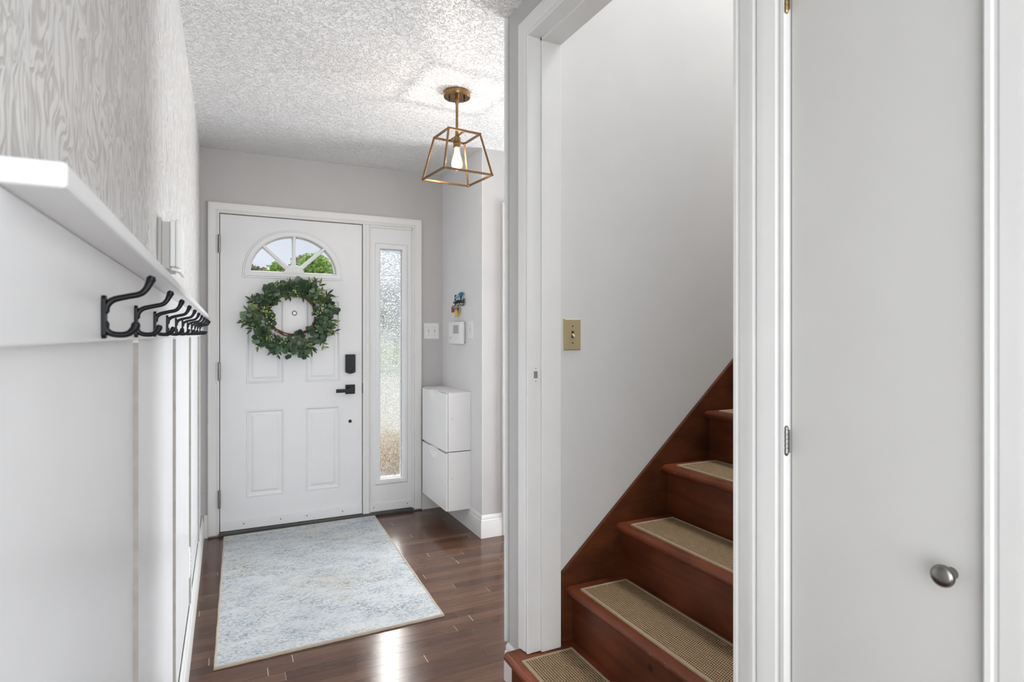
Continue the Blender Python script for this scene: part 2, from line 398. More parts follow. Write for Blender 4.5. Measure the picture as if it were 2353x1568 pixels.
def glass_tex():
    m, nt, b = new_mat('pebbled_privacy_glass')
    b.inputs['Base Color'].default_value = (0.97, 0.98, 0.98, 1)
    b.inputs['Transmission Weight'].default_value = 1; b.inputs['Roughness'].default_value = 0.03; b.inputs['IOR'].default_value = 1.45
    v = coords(nt, (1, 1, 1))
    k = ramp(nt, noise(nt, v, 62, 1, 0.4, 1.6), [(0.40, (0, 0, 0)), (0.60, (1, 1, 1))])
    bump(nt, b, k, 1.0, 0.0016)
    t = N(nt, 'ShaderNodeBsdfTransparent'); mx = N(nt, 'ShaderNodeMixShader'); mx.inputs[0].default_value = 0.68
    L(nt, t.outputs[0], mx.inputs[1]); L(nt, b.outputs[0], mx.inputs[2]); L(nt, mx.outputs[0], nt.nodes['Material Output'].inputs['Surface'])
    return m
GTEX = glass_tex()
def emis(name, col, s):
    m = bpy.data.materials.new(name); m.use_nodes = True; nt = m.node_tree; nt.nodes.clear()
    o = N(nt, 'ShaderNodeOutputMaterial'); e = N(nt, 'ShaderNodeEmission'); e.inputs[0].default_value = (*col, 1); e.inputs[1].default_value = s
    L(nt, e.outputs[0], o.inputs['Surface']); return m
def leaf_mat(name, stops, rough=0.5, tr=0.0):
    m, nt, b = new_mat(name)
    g = N(nt, 'ShaderNodeNewGeometry')
    L(nt, ramp(nt, g.outputs['Random Per Island'], stops), b.inputs['Base Color'])
    b.inputs['Roughness'].default_value = rough
    return m

# ------------------------------------------------------------------ dimensions
XL, XR, YF, CEZ = -0.148, 0.93, 4.12, 2.43
XN, YN = 1.432, 3.373          # side wall of the entry recess, and the wall facing the camera past it
YS = 1.80                      # far wall of the stairwell
FW = Fr((0, YF, 0), (1, 0, 0), (0, 0, 1), (0, -1, 0))
LW = Fr((XL, 0, 0), (0, 1, 0), (0, 0, 1), (1, 0, 0))
RW = Fr((XR, 0, 0), (0, 1, 0), (0, 0, 1), (-1, 0, 0))
NW = Fr((XN, 0, 0), (0, 1, 0), (0, 0, 1), (-1, 0, 0))
SW = Fr((0, YS, 0), (1, 0, 0), (0, 0, 1), (0, -1, 0))
YW = Fr((0, YN, 0), (1, 0, 0), (0, 0, 1), (0, -1, 0))
FL = Fr((0, 0, 0), (1, 0, 0), (0, 1, 0), (0, 0, 1))

# ------------------------------------------------------------------ setting: shell
struct(box_obj('floor', (-0.35, 3.75, -2.6, 4.27, -0.10, 0.0), FLOOR))
bm = bmesh.new(); add_box(bm, -0.35, 0.985, -2.75, 1.87, CEZ, CEZ+0.12); add_box(bm, -0.35, 3.75, 1.87, 4.27, CEZ, CEZ+0.12)
struct(obj('ceiling', bm, CEIL))
wl = struct(box_obj('wall_left', (XL-0.15, XL, -2.75, YF+0.15, 0, CEZ+0.02), PAPER))
bm = bmesh.new(); add_box(bm, -0.35, 3.75, -2.75, -2.6, 0, CEZ)
struct(obj('wall_back', bm, GREY))
bm = bmesh.new()
OX0, OX1, OZ = -0.046, 1.207, 2.037
add_box(bm, XL, OX0, YF, YF+0.15, 0, CEZ); add_box(bm, OX1, XN+0.02, YF, YF+0.15, 0, CEZ); add_box(bm, OX0, OX1, YF, YF+0.15, OZ, CEZ)
struct(obj('wall_front', bm, GREY))
struct(box_obj('wall_entry_side', (XN, XN+0.003, YN, YF, 0, CEZ), GREY_LIT))
D3A, D3B = 1.628, 2.40
bm = bmesh.new(); add_box(bm, XN+0.003, D3A, YN, YF+0.15, 0, CEZ); add_box(bm, D3B, 3.75, YN, YF+0.15, 0, CEZ); add_box(bm, D3A, D3B, YN, YF+0.15, 2.04, CEZ)
struct(obj('wall_hall_front', bm, GREY))
bm = bmesh.new(); add_box(bm, 3.6, 3.75, 1.9, YN, 0, CEZ)
struct(obj('wall_hall_end', bm, GREY_LIT))
# right wall with the closet and the stair doorway
CY0, CY1, CZ = 0.437, 0.748, 2.04
SY0, SY1, SZ = 0.873, 1.771, 2.285
bm = bmesh.new()
add_box(bm, XR, XR+0.115, -2.75, CY0, 0, CEZ); add_box(bm, XR, XR+0.115, CY0, CY1, CZ, CEZ)
add_box(bm, XR, XR+0.115, CY1, SY0-0.02, 0, CEZ); add_box(bm, XR, XR+0.115, SY0-0.02, SY1+0.029, SZ+0.02, CEZ)
add_box(bm, XR, XR+0.03, SY1+0.029, 1.94, 0, CEZ); add_box(bm, XR+0.03, 3.75, 1.90, 1.94, 0, CEZ)
struct(obj('wall_right', bm, GREY))
struct(box_obj('wall_stairwell_far', (XR+.03, 4.0, YS, 1.90, 0, 4.9), STAIRW))
struct(box_obj('wall_stairwell_near', (XR+.115, 4.0, 0.73, 0.853, 0, 4.9), STAIRW))
struct(box_obj('wall_stairwell_end', (4.0, 4.1, 0.73, 1.90, 0, 4.9), STAIRW))
struct(box_obj('wall_stairwell_front', (XR+.055, XR+.115, 0.853, YS, CEZ, 4.9), STAIRW))
struct(box_obj('ceiling_stairwell', (XR+0.05, 4.1, 0.7, 1.95, 4.9, 5.0), STAIRW))
# ------------------------------------------------------------------ trim: casings
CAS = [(0, 0), (0, .009), (.003, .012), (.010, .012), (.013, .0095), (.017, .0095), (.021, .013), (.042, .0165), (.050, .0185), (.057, .0185), (.061, .016), (.063, .010), (.063, 0)]
def casing(name, fr, path, side, prof=CAS, m=TRIM):
    bm = bmesh.new(); sweep(bm, fr, path, prof, side=side); return struct(obj(name, bm, m, smooth=25))
FCAS = [(w*1.06, h*1.1) for w, h in CAS]
casing('trim_front_door', FW, [(OX0+.004, 0.012), (OX0+.004, OZ-.006), (OX1-.004, OZ-.006), (OX1-.004, 0.012)], 1, FCAS)
casing('trim_stair_doorway', RW, [(SY0, .182), (SY0, SZ), (SY1, SZ), (SY1, .182)], 1)
casing('trim_closet', RW, [(CY0, .0), (CY0, CZ-.004), (CY1, CZ-.004), (CY1, .0)], 1)
casing('trim_hall_door', YW, [(D3A, 0), (D3A, 2.04), (D3B, 2.04), (D3B, 0)], 1)
# stair doorway jamb (far side carries a strike plate)
bm = bmesh.new()
add_box(bm, XR-.001, XR+.114, SY1, SY1+.029, .182, SZ); add_box(bm, XR-.001, XR+.114, SY0-.02, SY0, .182, SZ)
add_box(bm, XR-.001, XR+.114, SY0-.02, SY1+.029, SZ, SZ+.02)
add_box(bm, XR+.038, XR+.114, SY1-.011, SY1, .182, SZ); add_box(bm, XR+.038, XR+.114, SY0, SY0+.011, .182, SZ); add_box(bm, XR+.038, XR+.114, SY0, SY1, SZ-.011, SZ)
jamb = struct(obj('trim_stair_jamb', bm, TRIM, bevel=.0015))
JF = Fr((0, SY1, 0), (1, 0, 0), (0, 0, 1), (0, -1, 0))
bm = bmesh.new()
zc = CAMZ-(862-768)/1350*2.0
lo = plate(bm, JF, [(XR+.003, zc-.033), (XR+.034, zc-.033), (XR+.034, zc+.033), (XR+.003, zc+.033)], [[(XR+.012, zc-.012), (XR+.027, zc-.012), (XR+.027, zc+.012), (XR+.012, zc+.012)]], .0012)
lo2 = [[bm.verts.new(v.co+V(0, .0012, 0)) for v in l] for l in lo]
bridge(bm, lo[0], lo2[0]); bridge(bm, lo[1], lo2[1])
sp_ = obj('strike_plate', bm, TRIM, jamb)
bm = bmesh.new(); JF.box(bm, XR+.012, XR+.027, zc-.012, zc+.012, 0.0002, .0006)
obj('latch_hole', bm, simple('latch_recess', (.25, .235, .21), .6), sp_)
for dz in (-.022, .022):
    bm = bmesh.new(); lathe(bm, [(.0017, 0), (.0017, .0018)], JF.p(XR+.0195, zc+dz, 0), (0, -1, 0), 10); obj('screw', bm, DARK, sp_)
# corner strip at the end of the right wall
tc_ = struct(box_obj('trim_corner', (XR-.012, XR+.07, 1.946, 1.958, .142, CEZ), TRIM, bevel=.002))
# baseboards
BB = [(0, 0), (.014, 0), (.014, .092), (.012, .100), (.012, .106), (.009, .112), (.009, .126), (.006, .134), (.003, .140), (0, .140)]
def baseboard(name, path, side, m=TRIM):
    bm = bmesh.new(); sweep(bm, FL, path, BB, side=side); return struct(obj(name, bm, m, smooth=25))
baseboard('baseboard_left', [(XL+.009, -2.5), (XL+.009, YF)], -1)
baseboard('baseboard_entry', [(OX1+.063, YF), (XN, YF), (XN, YN), (D3A-.062, YN)], -1)
baseboard('baseboard_right', [(XR, 1.832), (XR, 1.94), (1.6, 1.94)], 1)
baseboard('baseboard_right_near', [(XR, -2.5), (XR, CY0-.064)], 1)
box = box_obj('baseboard_front', (XL+.02, OX0-.058, YF-.015, YF, 0, .145), TRIM, bevel=.003); struct(box)

EDGE = simple('taupe_batten_edge', (.43, .41, .38), .7, var=.1, vscale=30)  # taupe strip on the near side of each batten
# wainscot on the left wall: panel, battens, rail board, wall ledge
wp = struct(box_obj('wall_left_panel', (XL, XL+.006, -2.5, YF, .10, 1.30), PANELW))
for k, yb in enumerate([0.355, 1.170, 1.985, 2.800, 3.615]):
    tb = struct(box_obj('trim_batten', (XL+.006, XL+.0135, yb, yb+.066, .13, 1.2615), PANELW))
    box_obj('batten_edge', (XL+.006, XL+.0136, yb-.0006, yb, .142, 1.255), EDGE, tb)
struct(box_obj('trim_hook_board', (XL, XL+.0195, 0.05, YF, 1.2615, 1.3643), PANELW, bevel=.002))

# ------------------------------------------------------------------ front door
door = empty('door_1', (0.40, YF, 0), kind='structure')
DX0, DX1, DZ0, DZ1, DH = -.038, .845, .030, 2.027, -.006
fc, fz, fa, fb = .402, 1.668, .276, .252
def half_ell(cx, cz, a, b, n=40): return [(cx+a*math.cos(PI*i/n), cz+b*math.sin(PI*i/n)) for i in range(n+1)]
fan = half_ell(fc, fz, fa, fb)
panels = [(.112, .340, .222, .782), (.472, .696, .222, .782), (.112, .340, .950, 1.497), (.472, .696, .950, 1.497)]
bm = bmesh.new()
rects = [[(a, c), (b, c), (b, d), (a, d)] for a, b, c, d in panels]
out = [(DX0, DZ0), (DX1, DZ0), (DX1, DZ1), (DX0, DZ1)]
fl = plate(bm, FW, out, [fan]+rects, DH)
bl = plate(bm, FW, out, [fan], DH-.045)
bridge(bm, fl[0], bl[0]); bridge(bm, fl[1], bl[1])
for k, (a, b, c, d) in enumerate(panels):
    prev = fl[2+k]
    for ins, h in ((.004, .0035), (.008, .0035), (.016, -.006), (.022, -.007), (.030, -.006), (.044, .001), (.048, .001)):
        cur = [bm.verts.new(FW.p(x, z, DH+h)) for x, z in ((a+ins, c+ins), (b-ins, c+ins), (b-ins, d-ins), (a+ins, d-ins))]
        bridge(bm, prev, cur); prev = cur
    bm.faces.new(prev)
obj('door_slab', bm, DOORP, door)
# fanlight: bezel, muntins, hub, glass
bez = [(-.006, -.004), (-.006, .004), (0, .009), (.010, .011), (.022, .011), (.026, .007), (.034, .006), (.036, 0), (.036, -.004)]
def fan_path(a, b): return half_ell(fc, fz, a, b)
bm = bmesh.new(); sweep(bm, Fr((0, YF+.006, 0), (1, 0, 0), (0, 0, 1), (0, -1, 0)), fan, bez, closed=True, side=-1)
fl_ = obj('fanlight_frame', bm, DOORP, door, smooth=25)
bm = bmesh.new(); FW.box(bm, fc-.0085, fc+.0085, fz, fz+fb, DH-.024, DH+.004)
def radial(bm, ang, w, h0, h1):
    d = V(math.cos(ang), math.sin(ang)); n = V(-d.y, d.x)
    r1 = 1/math.sqrt((d.x/fa)**2+(d.y/fb)**2)
    q = [d*0.05+n*w, d*0.05-n*w, d*r1-n*w, d*r1+n*w]
    prism(bm, [FW.p(fc+p.x, fz+p.y, h0) for p in q], FW.N*(h1-h0))
for a in (43, 137): radial(bm, math.radians(a), .0085, DH-.024, DH+.004)
obj('muntin', bm, DOORP, fl_, bevel=.002)
bm = bmesh.new()
for a in (43, 90, 137): radial(bm, math.radians(a), .013, DH-.052, DH-.034)
sweep(bm, Fr((0, YF+.006, 0), (1, 0, 0), (0, 0, 1), (0, -1, 0)), fan, [(-.014, -.05), (-.014, -.03), (0, -.03), (0, -.05)], closed=True, side=-1)
obj('outer_muntin', bm, DOORP, fl_)
bm = bmesh.new(); hb = half_ell(fc, fz-.002, .062, .060, 20); prism(bm, [FW.p(a, b, DH-.048) for a, b in hb], FW.N*.050)
obj('fan_hub', bm, DOORP, fl_, bevel=.003)
bm = bmesh.new(); prism(bm, [FW.p(a, b, DH-.030) for a, b in fan], FW.N*.004); obj('fan_glass', bm, GLASS, fl_)
# door sweep and screws
bm = bmesh.new(); FW.box(bm, DX0, DX1, .026, .088, DH, DH+.010); swp = obj('door_sweep', bm, DOORP, door, bevel=.002)
for u in (560, 645, 705, 787):
    az = math.radians(25.9)+math.atan((u-1176.5)/1350); x = YF*math.tan(az)
    bm = bmesh.new(); lathe(bm, [(.0035, 0), (.003, .0025), (0, .003)], FW.p(x, .060, DH+.010), (0, -1, 0), 10); obj('screw', bm, DARK, swp)
# peephole
bm = bmesh.new(); lathe(bm, [(.016, 0), (.016, .004), (.012, .006), (.010, .004)], FW.p(.403, 1.408, DH), (0, -1, 0), 24)
pe = obj('peephole', bm, NICKEL, door, smooth=40)
bm = bmesh.new(); lathe(bm, [(.012, .0), (.0105, .007), (0, .009)], FW.p(.403, 1.408, DH), (0, -1, 0), 20); obj('peephole_lens', bm, simple('daylit_lens_white', (.95, .95, .95), .1), pe, smooth=60)  # lens coloured white to stand in for daylight coming through
# deadbolt housing
dx = .763
bm = bmesh.new()
pl_ = [(dx-.033, 1.130), (dx-.033, 1.008)]+[(dx-.033+.066*i/8, 1.008-.010*math.sin(PI*i/8)) for i in range(1, 8)]+[(dx+.033, 1.008), (dx+.033, 1.130)]
prism(bm, [FW.p(a, b, DH) for a, b in pl_], FW.N*.028)
db = obj('deadbolt_housing', bm, BLACK, door, bevel=.004, bseg=3); tag(db, 'black deadbolt housing')
bm = bmesh.new(); lathe(bm, [(.020, 0), (.020, .004), (.016, .005), (.0155, .003), (0, .003)], FW.p(dx, 1.034, DH+.028), (0, -1, 0), 28); tt = obj('thumb_turn', bm, BLACK, db, smooth=40)
bm = bmesh.new(); FW.box(bm, dx-.012, dx+.012, 1.030, 1.038, DH+.031, DH+.036); obj('turn_bar', bm, BLACK, tt, bevel=.001) if False else bm.free()
# lever
bm = bmesh.new(); FW.box(bm, dx-.031, dx+.033, .858, .922, DH, DH+.009); FW.box(bm, dx-.014, dx+.014, .876, .905, DH+.009, DH+.045)
rs = obj('lever_rose', bm, BLACK, door, bevel=.0015)
bm = bmesh.new(); FW.box(bm, dx-.100, dx+.014, .873, .897, DH+.045, DH+.055); obj('lever', bm, BLACK, rs, bevel=.0015)
bm = bmesh.new(); lathe(bm, [(.011, 0), (.011, .003), (.008, .006), (0, .007)], FW.p(dx+.001, .670, DH), (0, -1, 0), 24); obj('hole_plug', bm, BLACK, door, smooth=50)
bm = bmesh.new(); FW.box(bm, .8455, .850, .86, .93, -.004, .004); obj('latch_plate', bm, BLACK, door, bevel=.001)
def hinge(name, fr, s, z, hh, m, parent, r=.0055, lw=.012, h0=0.0):
    bm = bmesh.new(); fr.box(bm, s-lw, s, z-hh/2, z+hh/2, h0, h0+.0022); fr.box(bm, s, s+lw*.5, z-hh/2, z+hh/2, h0, h0+.0022)
    o = obj(name, bm, m, parent, bevel=.0006)
    bm = bmesh.new(); a = fr.p(s, z-hh/2, h0+r)
    pf = [(r*.5, -.006), (r*.95, -.003), (r, 0)]
    for i in range(5):
        z0 = hh*i/5; z1 = hh*(i+1)/5; pf += [(r, z0+.0008), (r, z1-.0008), (r*.8, z1-.0004), (r*.8, z1+.0004)]
    pf += [(r, hh+.001), (r*.95, hh+.004), (r*.5, hh+.007), (0, hh+.008)]
    lathe(bm, [(0, -.007)]+pf, a, (0, 0, 1), 14); obj('hinge_pin', bm, m, o, smooth=35)
    return o
for z in (1.835, 1.036, .234): hinge('hinge', FW, -.042, z, .104, STEEL, door, .0080, .009, 0.011)
# frame rebate behind slab, mullion, threshold
bm = bmesh.new()
for a0, a1 in ((OX0-.002, DX0-.004), (OX1-.004, OX1+.002)): FW.box(bm, a0, a1, 0, OZ, -.10, .001)
FW.box(bm, OX0, OX1, DZ1+.004, OZ+.002, -.10, .001)
struct(obj('trim_door_frame', bm, TRIM))
bm = bmesh.new()
FW.box(bm, DX0-.004, DX0+.02, 0, DZ1, -.10, -.054); FW.box(bm, DX1-.02, DX1+.004, 0, DZ1, -.10, -.054); FW.box(bm, DX0, DX1, DZ1-.02, DZ1+.004, -.10, -.054)
struct(obj('trim_weatherstrip', bm, DARK))
bm = bmesh.new(); sweep(bm, Fr((0, YF, 0), (1, 0, 0), (0, 0, 1), (0, -1, 0)), [(.8495, .0), (.8495, OZ-.006)], [(0, -.10), (0, .006), (.003, .008), (.018, .008), (.022, .012), (.040, .012), (.044, .008), (.047, .006), (.047, -.10)], side=-1)
struct(obj('trim_mullion', bm, TRIM, smooth=25))
struct(box_obj('trim_threshold', (OX0, OX1, YF-.022, YF+.15, 0, .022), THRESH, bevel=.004))
# sidelight
sl = empty('window_1', (1.05, YF, 0), kind='structure')
SX0, SX1 = .897, 1.203
gx0, gx1, gz0, gz1 = .966, 1.137, .240, 1.878
bm = bmesh.new(); o_ = [(SX0, .022), (SX1, .022), (SX1, DZ1+.004), (SX0, DZ1+.004)]; hl = [(gx0, gz0), (gx1, gz0), (gx1, gz1), (gx0, gz1)]
a = plate(bm, FW, o_, [hl], DH); b = plate(bm, FW, o_, [hl], DH-.045); bridge(bm, a[0], b[0]); bridge(bm, a[1], b[1])
obj('sidelight_slab', bm, DOORP, sl)
bm = bmesh.new(); sweep(bm, FW, hl, [(-.006, DH-.02), (-.006, DH+.003), (.002, DH+.008), (.010, DH+.010), (.024, DH+.009), (.029, DH+.004), (.034, DH)], closed=True, side=-1)
sf = obj('window_frame', bm, DOORP, sl, smooth=25)
bm = bmesh.new(); sweep(bm, FW, hl, [(-.010, DH-.055), (-.010, DH-.026), (.0, DH-.026), (.0, DH-.055)], closed=True, side=-1); obj('outer_frame', bm, DOORP, sf)
bm = bmesh.new(); FW.box(bm, gx0-.001, gx1+.001, gz0-.001, gz1+.001, DH-.027, DH-.022); obj('window_pane', bm, GTEX, sf)
bm = bmesh.new(); FW.box(bm, SX0, SX1, .026, .080, DH, DH+.008); s2 = obj('sidelight_sweep', bm, DOORP, sl, bevel=.002)
for x in (.925, 1.165):
    bm = bmesh.new(); lathe(bm, [(.0035, 0), (.003, .0025), (0, .003)], FW.p(x, .055, DH+.008), (0, -1, 0), 10); obj('screw', bm, DARK, s2)
# trim strips each side of sidelight slab
bm = bmesh.new(); FW.box(bm, SX1-.006, OX1-.002, 0.022, DZ1+.004, DH, .008); FW.box(bm, SX0-.001, SX0+.005, .022, DZ1+.004, DH, .006); FW.box(bm, SX0, SX1, DZ1-.012, DZ1+.004, DH, .008)
struct(obj('trim_sidelight_stop', bm, TRIM, bevel=.0015))

# hall door behind the corner
d3 = empty('door_3', (2.0, YN, 0), kind='structure')
bm = bmesh.new(); YW.box(bm, D3A+.003, D3B-.003, .008, 2.036, -.04, -.003)
obj('door_slab', bm, DOORP, d3)
# closet door
d2 = empty('door_2', (XR, .59, 0), kind='structure')
bm = bmesh.new()
prism(bm, [RW.p(a, b, -.030) for a, b in ((CY0+.0015, .008), (CY1-.002, .008), (CY1-.002, 2.03), (CY0+.0045, 2.03))], RW.N*.027)
obj('door_slab', bm, simple('closet_door_paint', (.62, .615, .595), .42, var=.015, bmp=.1, bscale=120), d2, bevel=.001)
bm = bmesh.new(); add_box(bm, XR+.045, XR+.06, CY0-.02, CY1+.02, 0, CZ+.02); obj('closet_back', bm, DARK, d2)
hinge('hinge', RW, CY1+.0005, 1.074, .042, STEEL, d2, .0040, .006, 0.004)
hinge('hinge', RW, CY1+.0005, 1.884, .042, BRASSP, d2, .0040, .006, 0.004)
bm = bmesh.new()
lathe(bm, [(.0085, 0), (.0075, .004), (.0055, .010), (.006, .013), (.012, .0165), (.0152, .020), (.0158, .0235), (.0148, .027), (.011, .0300), (.0, .0315)], RW.p(.481, .928, -.003), (-1, 0, 0), 40)
obj('knob', bm, NICKEL, d2, smooth=50)

# ------------------------------------------------------------------ staircase
st = empty('staircase', (XR, 1.33, 0), 'red stained wooden staircase rising to the right behind the doorway', 'stairs')
NOSE = [.85, 1.08]+[1.297+.215*i for i in range(10)]
TZ = [.18+.195*i for i in range(12)]
for i in range(12):
    x0 = NOSE[i]; x1 = (NOSE[i+1]+.027) if i < 11 else x0+.24; zt = TZ[i]; th = .030
    y0, y1 = (.832, 1.818) if i == 0 else (.8535, YS-.014)
    pr = [(x1, zt-th), (x0+.014, zt-th)]+[(x0+.014-.014*math.cos(a), zt-.015-.015*math.sin(a)) for a in [PI/2*(-k)/5+PI/2 for k in range(1, 10)]]+[(x0+.014, zt), (x1, zt)]
    bm = bmesh.new()
    if i == 0:   # notched so that it fits between the jambs
        xa = XR-.0005
        prism(bm, [V(min(x, xa) if x > .9 else x, y0, z) for x, z in pr], V(0, y1-y0, 0))
        add_box(bm, xa, x1, .873-.02, YS-.001, zt-th, zt)
    else:
        prism(bm, [V(x, y0, z) for x, z in pr], V(0, y1-y0, 0))
    obj('tread', bm, TREADW, st, smooth=40)
    zb = 0 if i == 0 else TZ[i-1]
    bm = bmesh.new(); add_box(bm, x0+.026, x0+.040, y0+(.004 if i == 0 else 0), (y1-.012 if i == 0 else y1), zb, zt-th); obj('riser', bm, RISERW, st)
bm = bmesh.new()
prism(bm, [V(x, YS-.014, z) for x, z in ((1.064, .1805), (1.064, .428), (3.6, .428+.893*2.536), (3.6, .428+.893*2.536-.55), (1.35, .1805))], V(0, .0135, 0))
obj('stringer', bm, STRINGW, st, bevel=.003)
ORD = ['lowest stair, partly cut by the bottom of the frame', 'second stair from the bottom, seen almost whole', 'third stair from the bottom', 'fourth stair from the bottom, cut by the door trim', 'fifth stair from the bottom, only a sliver showing']
proto = None
for i in range(5):
    x0, x1, ya, yb, zt = NOSE[i]+.030, NOSE[i]+.226, .985, 1.740, TZ[i]
    if proto is None:
        proto = empty('stair_tread_mat', (x0, yb, zt)); e = proto
        bm = bmesh.new(); add_box(bm, x0+.005, x1-.005, ya+.005, yb-.005, zt, zt+.0055); m1 = obj('woven_pad', bm, WEAVE, proto, bevel=.001)
        bm = bmesh.new()
        c = [(x0, ya), (x1, ya), (x1, yb), (x0, yb)]
        sweep(bm, Fr((0, 0, zt), (1, 0, 0), (0, 1, 0), (0, 0, 1)), c, [(0, 0), (0, .005), (.002, .0072), (.008, .0072), (.010, .0055), (.010, 0)], closed=True, side=1)
        m2 = obj('binding', bm, BIND, proto, smooth=30)
    else:
        e = proto.copy(); COL.objects.link(e); e.location = (x0, yb, zt)
        for ch in (m1, m2):
            q = ch.copy(); COL.objects.link(q); q.parent = e
    tag(e, 'woven tan mat on the '+ORD[i], 'stair mat', 'woven mats on the stair treads')

# ------------------------------------------------------------------ wall ledge and hooks on the left
lg = box_obj('wall_ledge', (XL, XL+.055, .468, YF-.012, 1.3645, 1.382), PANELW, bevel=.003)
tag(lg, 'long narrow white ledge shelf running above the black coat hooks', 'shelf')
hx, hy, hz = XL+.0195, .81, 1.27
hook0 = empty('coat_hook', (hx, hy, hz))
def hp(a, z): return V(hx+a*.93, hy, hz+z*.87)
bm = bmesh.new()
bp = [(-.007, -.001), (-.007, .046), (-.004, .051), (.004, .051), (.007, .046), (.007, -.001), (.004, -.006), (-.004, -.006)]
prism(bm, [V(hx, hy+a, hz+b*.87) for a, b in bp], V(.0045, 0, 0)); obj('backplate', bm, BLACKH, hook0, bevel=.001)
bm = bmesh.new(); tube(bm, catmull([hp(.0035, .030), hp(.005, .038), hp(.012, .0455), hp(.026, .050), hp(.040, .054), hp(.0465, .061), hp(.050, .069), hp(.052, .0745)]), [.0042, .0040, .0037, .0035, .0035, .0037, .0044, .0054], 12)
obj('upper_prong', bm, BLACKH, hook0, smooth=60)
bm = bmesh.new(); tube(bm, catmull([hp(.0035, .014), hp(.004, .006), hp(.010, .0005), hp(.020, -.001), hp(.028, .001), hp(.0335, .007), hp(.0355, .0125)]), [.0042, .0039, .0035, .0035, .0037, .0043, .0049], 12)
obj('lower_prong', bm, BLACKH, hook0, smooth=60)
for dz in (.008, .031):
    bm = bmesh.new(); lathe(bm, [(.0025, 0), (.002, .0012), (0, .0016)], V(hx+.0045, hy, hz+dz), (1, 0, 0), 10); obj('screw', bm, BLACKH, hook0, smooth=40)
HN = ['first and nearest of the row', 'second from the near end of the row', 'third from the near end', 'fourth from the near end', 'fifth from the near end', 'middle one of the row, sixth from each end', 'fifth from the door end', 'fourth from the door end', 'third from the door end', 'second from the door end', 'farthest of the row, beside the door casing']
for k in range(11):
    if k == 0: e = hook0
    else:
        e = hook0.copy(); COL.objects.link(e); e.location = (hx, hy+.265*k, hz)
        for ch in list(hook0.children):
            q = ch.copy(); COL.objects.link(q); q.parent = e
    tag(e, 'black two-prong coat hook on white board, '+HN[k], 'hook', 'coat hooks under the ledge')
# door chime above the ledge
ch = empty('door_chime', (XL, 1.70, 1.43), 'white wall-mounted door chime box above the ledge on textured wall', 'door chime')
bm = bmesh.new(); LW.box(bm, 1.62, 1.80, 1.425, 1.548, 0, .008); CHB = simple('shade_grey_plastic', (.56, .55, .53), .4, var=.01); obj('chime_base', bm, CHB, ch, bevel=.002)  # base and body greyed to stand in for shade on the near side
bm = bmesh.new(); LW.box(bm, 1.628, 1.792, 1.428, 1.540, .008, .026); obj('chime_body', bm, CHB, ch, bevel=.001)
bm = bmesh.new(); LW.box(bm, 1.620, 1.800, 1.432, 1.543, .026, .038); LW.box(bm, 1.615, 1.805, 1.430, 1.546, .038, .045); obj('chime_cover', bm, CABW, ch, bevel=.003)
bm = bmesh.new(); tube(bm, [LW.p(1.630, 1.427, .030), LW.p(1.640, 1.424, .044), LW.p(1.79, 1.424, .044)], .0045, 10); obj('chime_bar', bm, CABW, ch, smooth=50)
# outlet
def cover(name, fr, s, t, w, h, mat, label, cat, toggles=1, tcol=None, tmat=None, outlet=False, group=None):
    e = empty(name, fr.p(s, t, 0), label, cat, group)
    bm = bmesh.new()
    q0 = [(s-w/2, t-h/2), (s+w/2, t-h/2), (s+w/2, t+h/2), (s-w/2, t+h/2)]
    l0 = [bm.verts.new(fr.p(a, b, 0)) for a, b in q0]; l1 = [bm.verts.new(fr.p(a, b, .003)) for a, b in q0]
    k = .004; q1 = [(s-w/2+k, t-h/2+k), (s+w/2-k, t-h/2+k), (s+w/2-k, t+h/2-k), (s-w/2+k, t+h/2-k)]
    l2 = [bm.verts.new(fr.p(a, b, .006)) for a, b in q1]; bm.faces.new(l0); bridge(bm, l0, l1); bridge(bm, l1, l2); bm.faces.new(l2)
    obj('cover_plate', bm, mat, e)
    for i in range(toggles):
        sx = s+(i-(toggles-1)/2)*.046
        if outlet:
            for dz in (-.020, .020):
                bm = bmesh.new(); fr.box(bm, sx-.016, sx+.016, t+dz-.014, t+dz+.014, .006, .0075); so = obj('socket', bm, mat, e, bevel=.001)
                for ds in (-.006, .006):
                    bm = bmesh.new(); fr.box(bm, sx+ds-.001, sx+ds+.001, t+dz-.004, t+dz+.004, .0075, .0078); obj('slot', bm, DARK, so)
            continue
        bm = bmesh.new(); fr.box(bm, sx-.0052, sx+.0052, t-.0125, t+.0125, .0055, .0064); sl_ = obj('toggle_slot', bm, tcol or mat, e)
        bm = bmesh.new()
        d = -1
        prism(bm, [fr.p(sx-.0035, t+.004, .006), fr.p(sx-.0035, t-.003, .006), fr.p(sx-.0035, t-.0105, .0165), fr.p(sx-.0035, t-.0055, .0175)], fr.S*.007)
        obj('toggle', bm, tmat or mat, e, bevel=.0008)
        for dz in (-.030, .030):
            bm = bmesh.new(); lathe(bm, [(.0030, 0), (.0024, .0012), (0, .0014)], fr.p(sx, t+dz, .006), fr.N, 12); obj('screw', bm, tcol or NICKEL, e, smooth=40)
    return e
cover('wall_outlet', Fr((XL+.006, 0, 0), (0, 1, 0), (0, 0, 1), (1, 0, 0)), 2.78, .323, .074, .114, PLATEW, 'white electrical outlet low on the panelled left wall', 'outlet', outlet=True)
cover('light_switch', FW, 1.3455, 1.292, .114, .116, PLATEW, 'white double toggle switch plate beside the front door casing', 'light switch', toggles=2, tcol=simple('switch_slot_grey', (.55, .55, .55), .5))
cover('light_switch', NW, 3.563, 1.296, .074, .118, PLATEW, 'white single switch plate right of the thermostat', 'light switch', tcol=simple('switch_slot_grey2', (.5, .5, .5), .5))
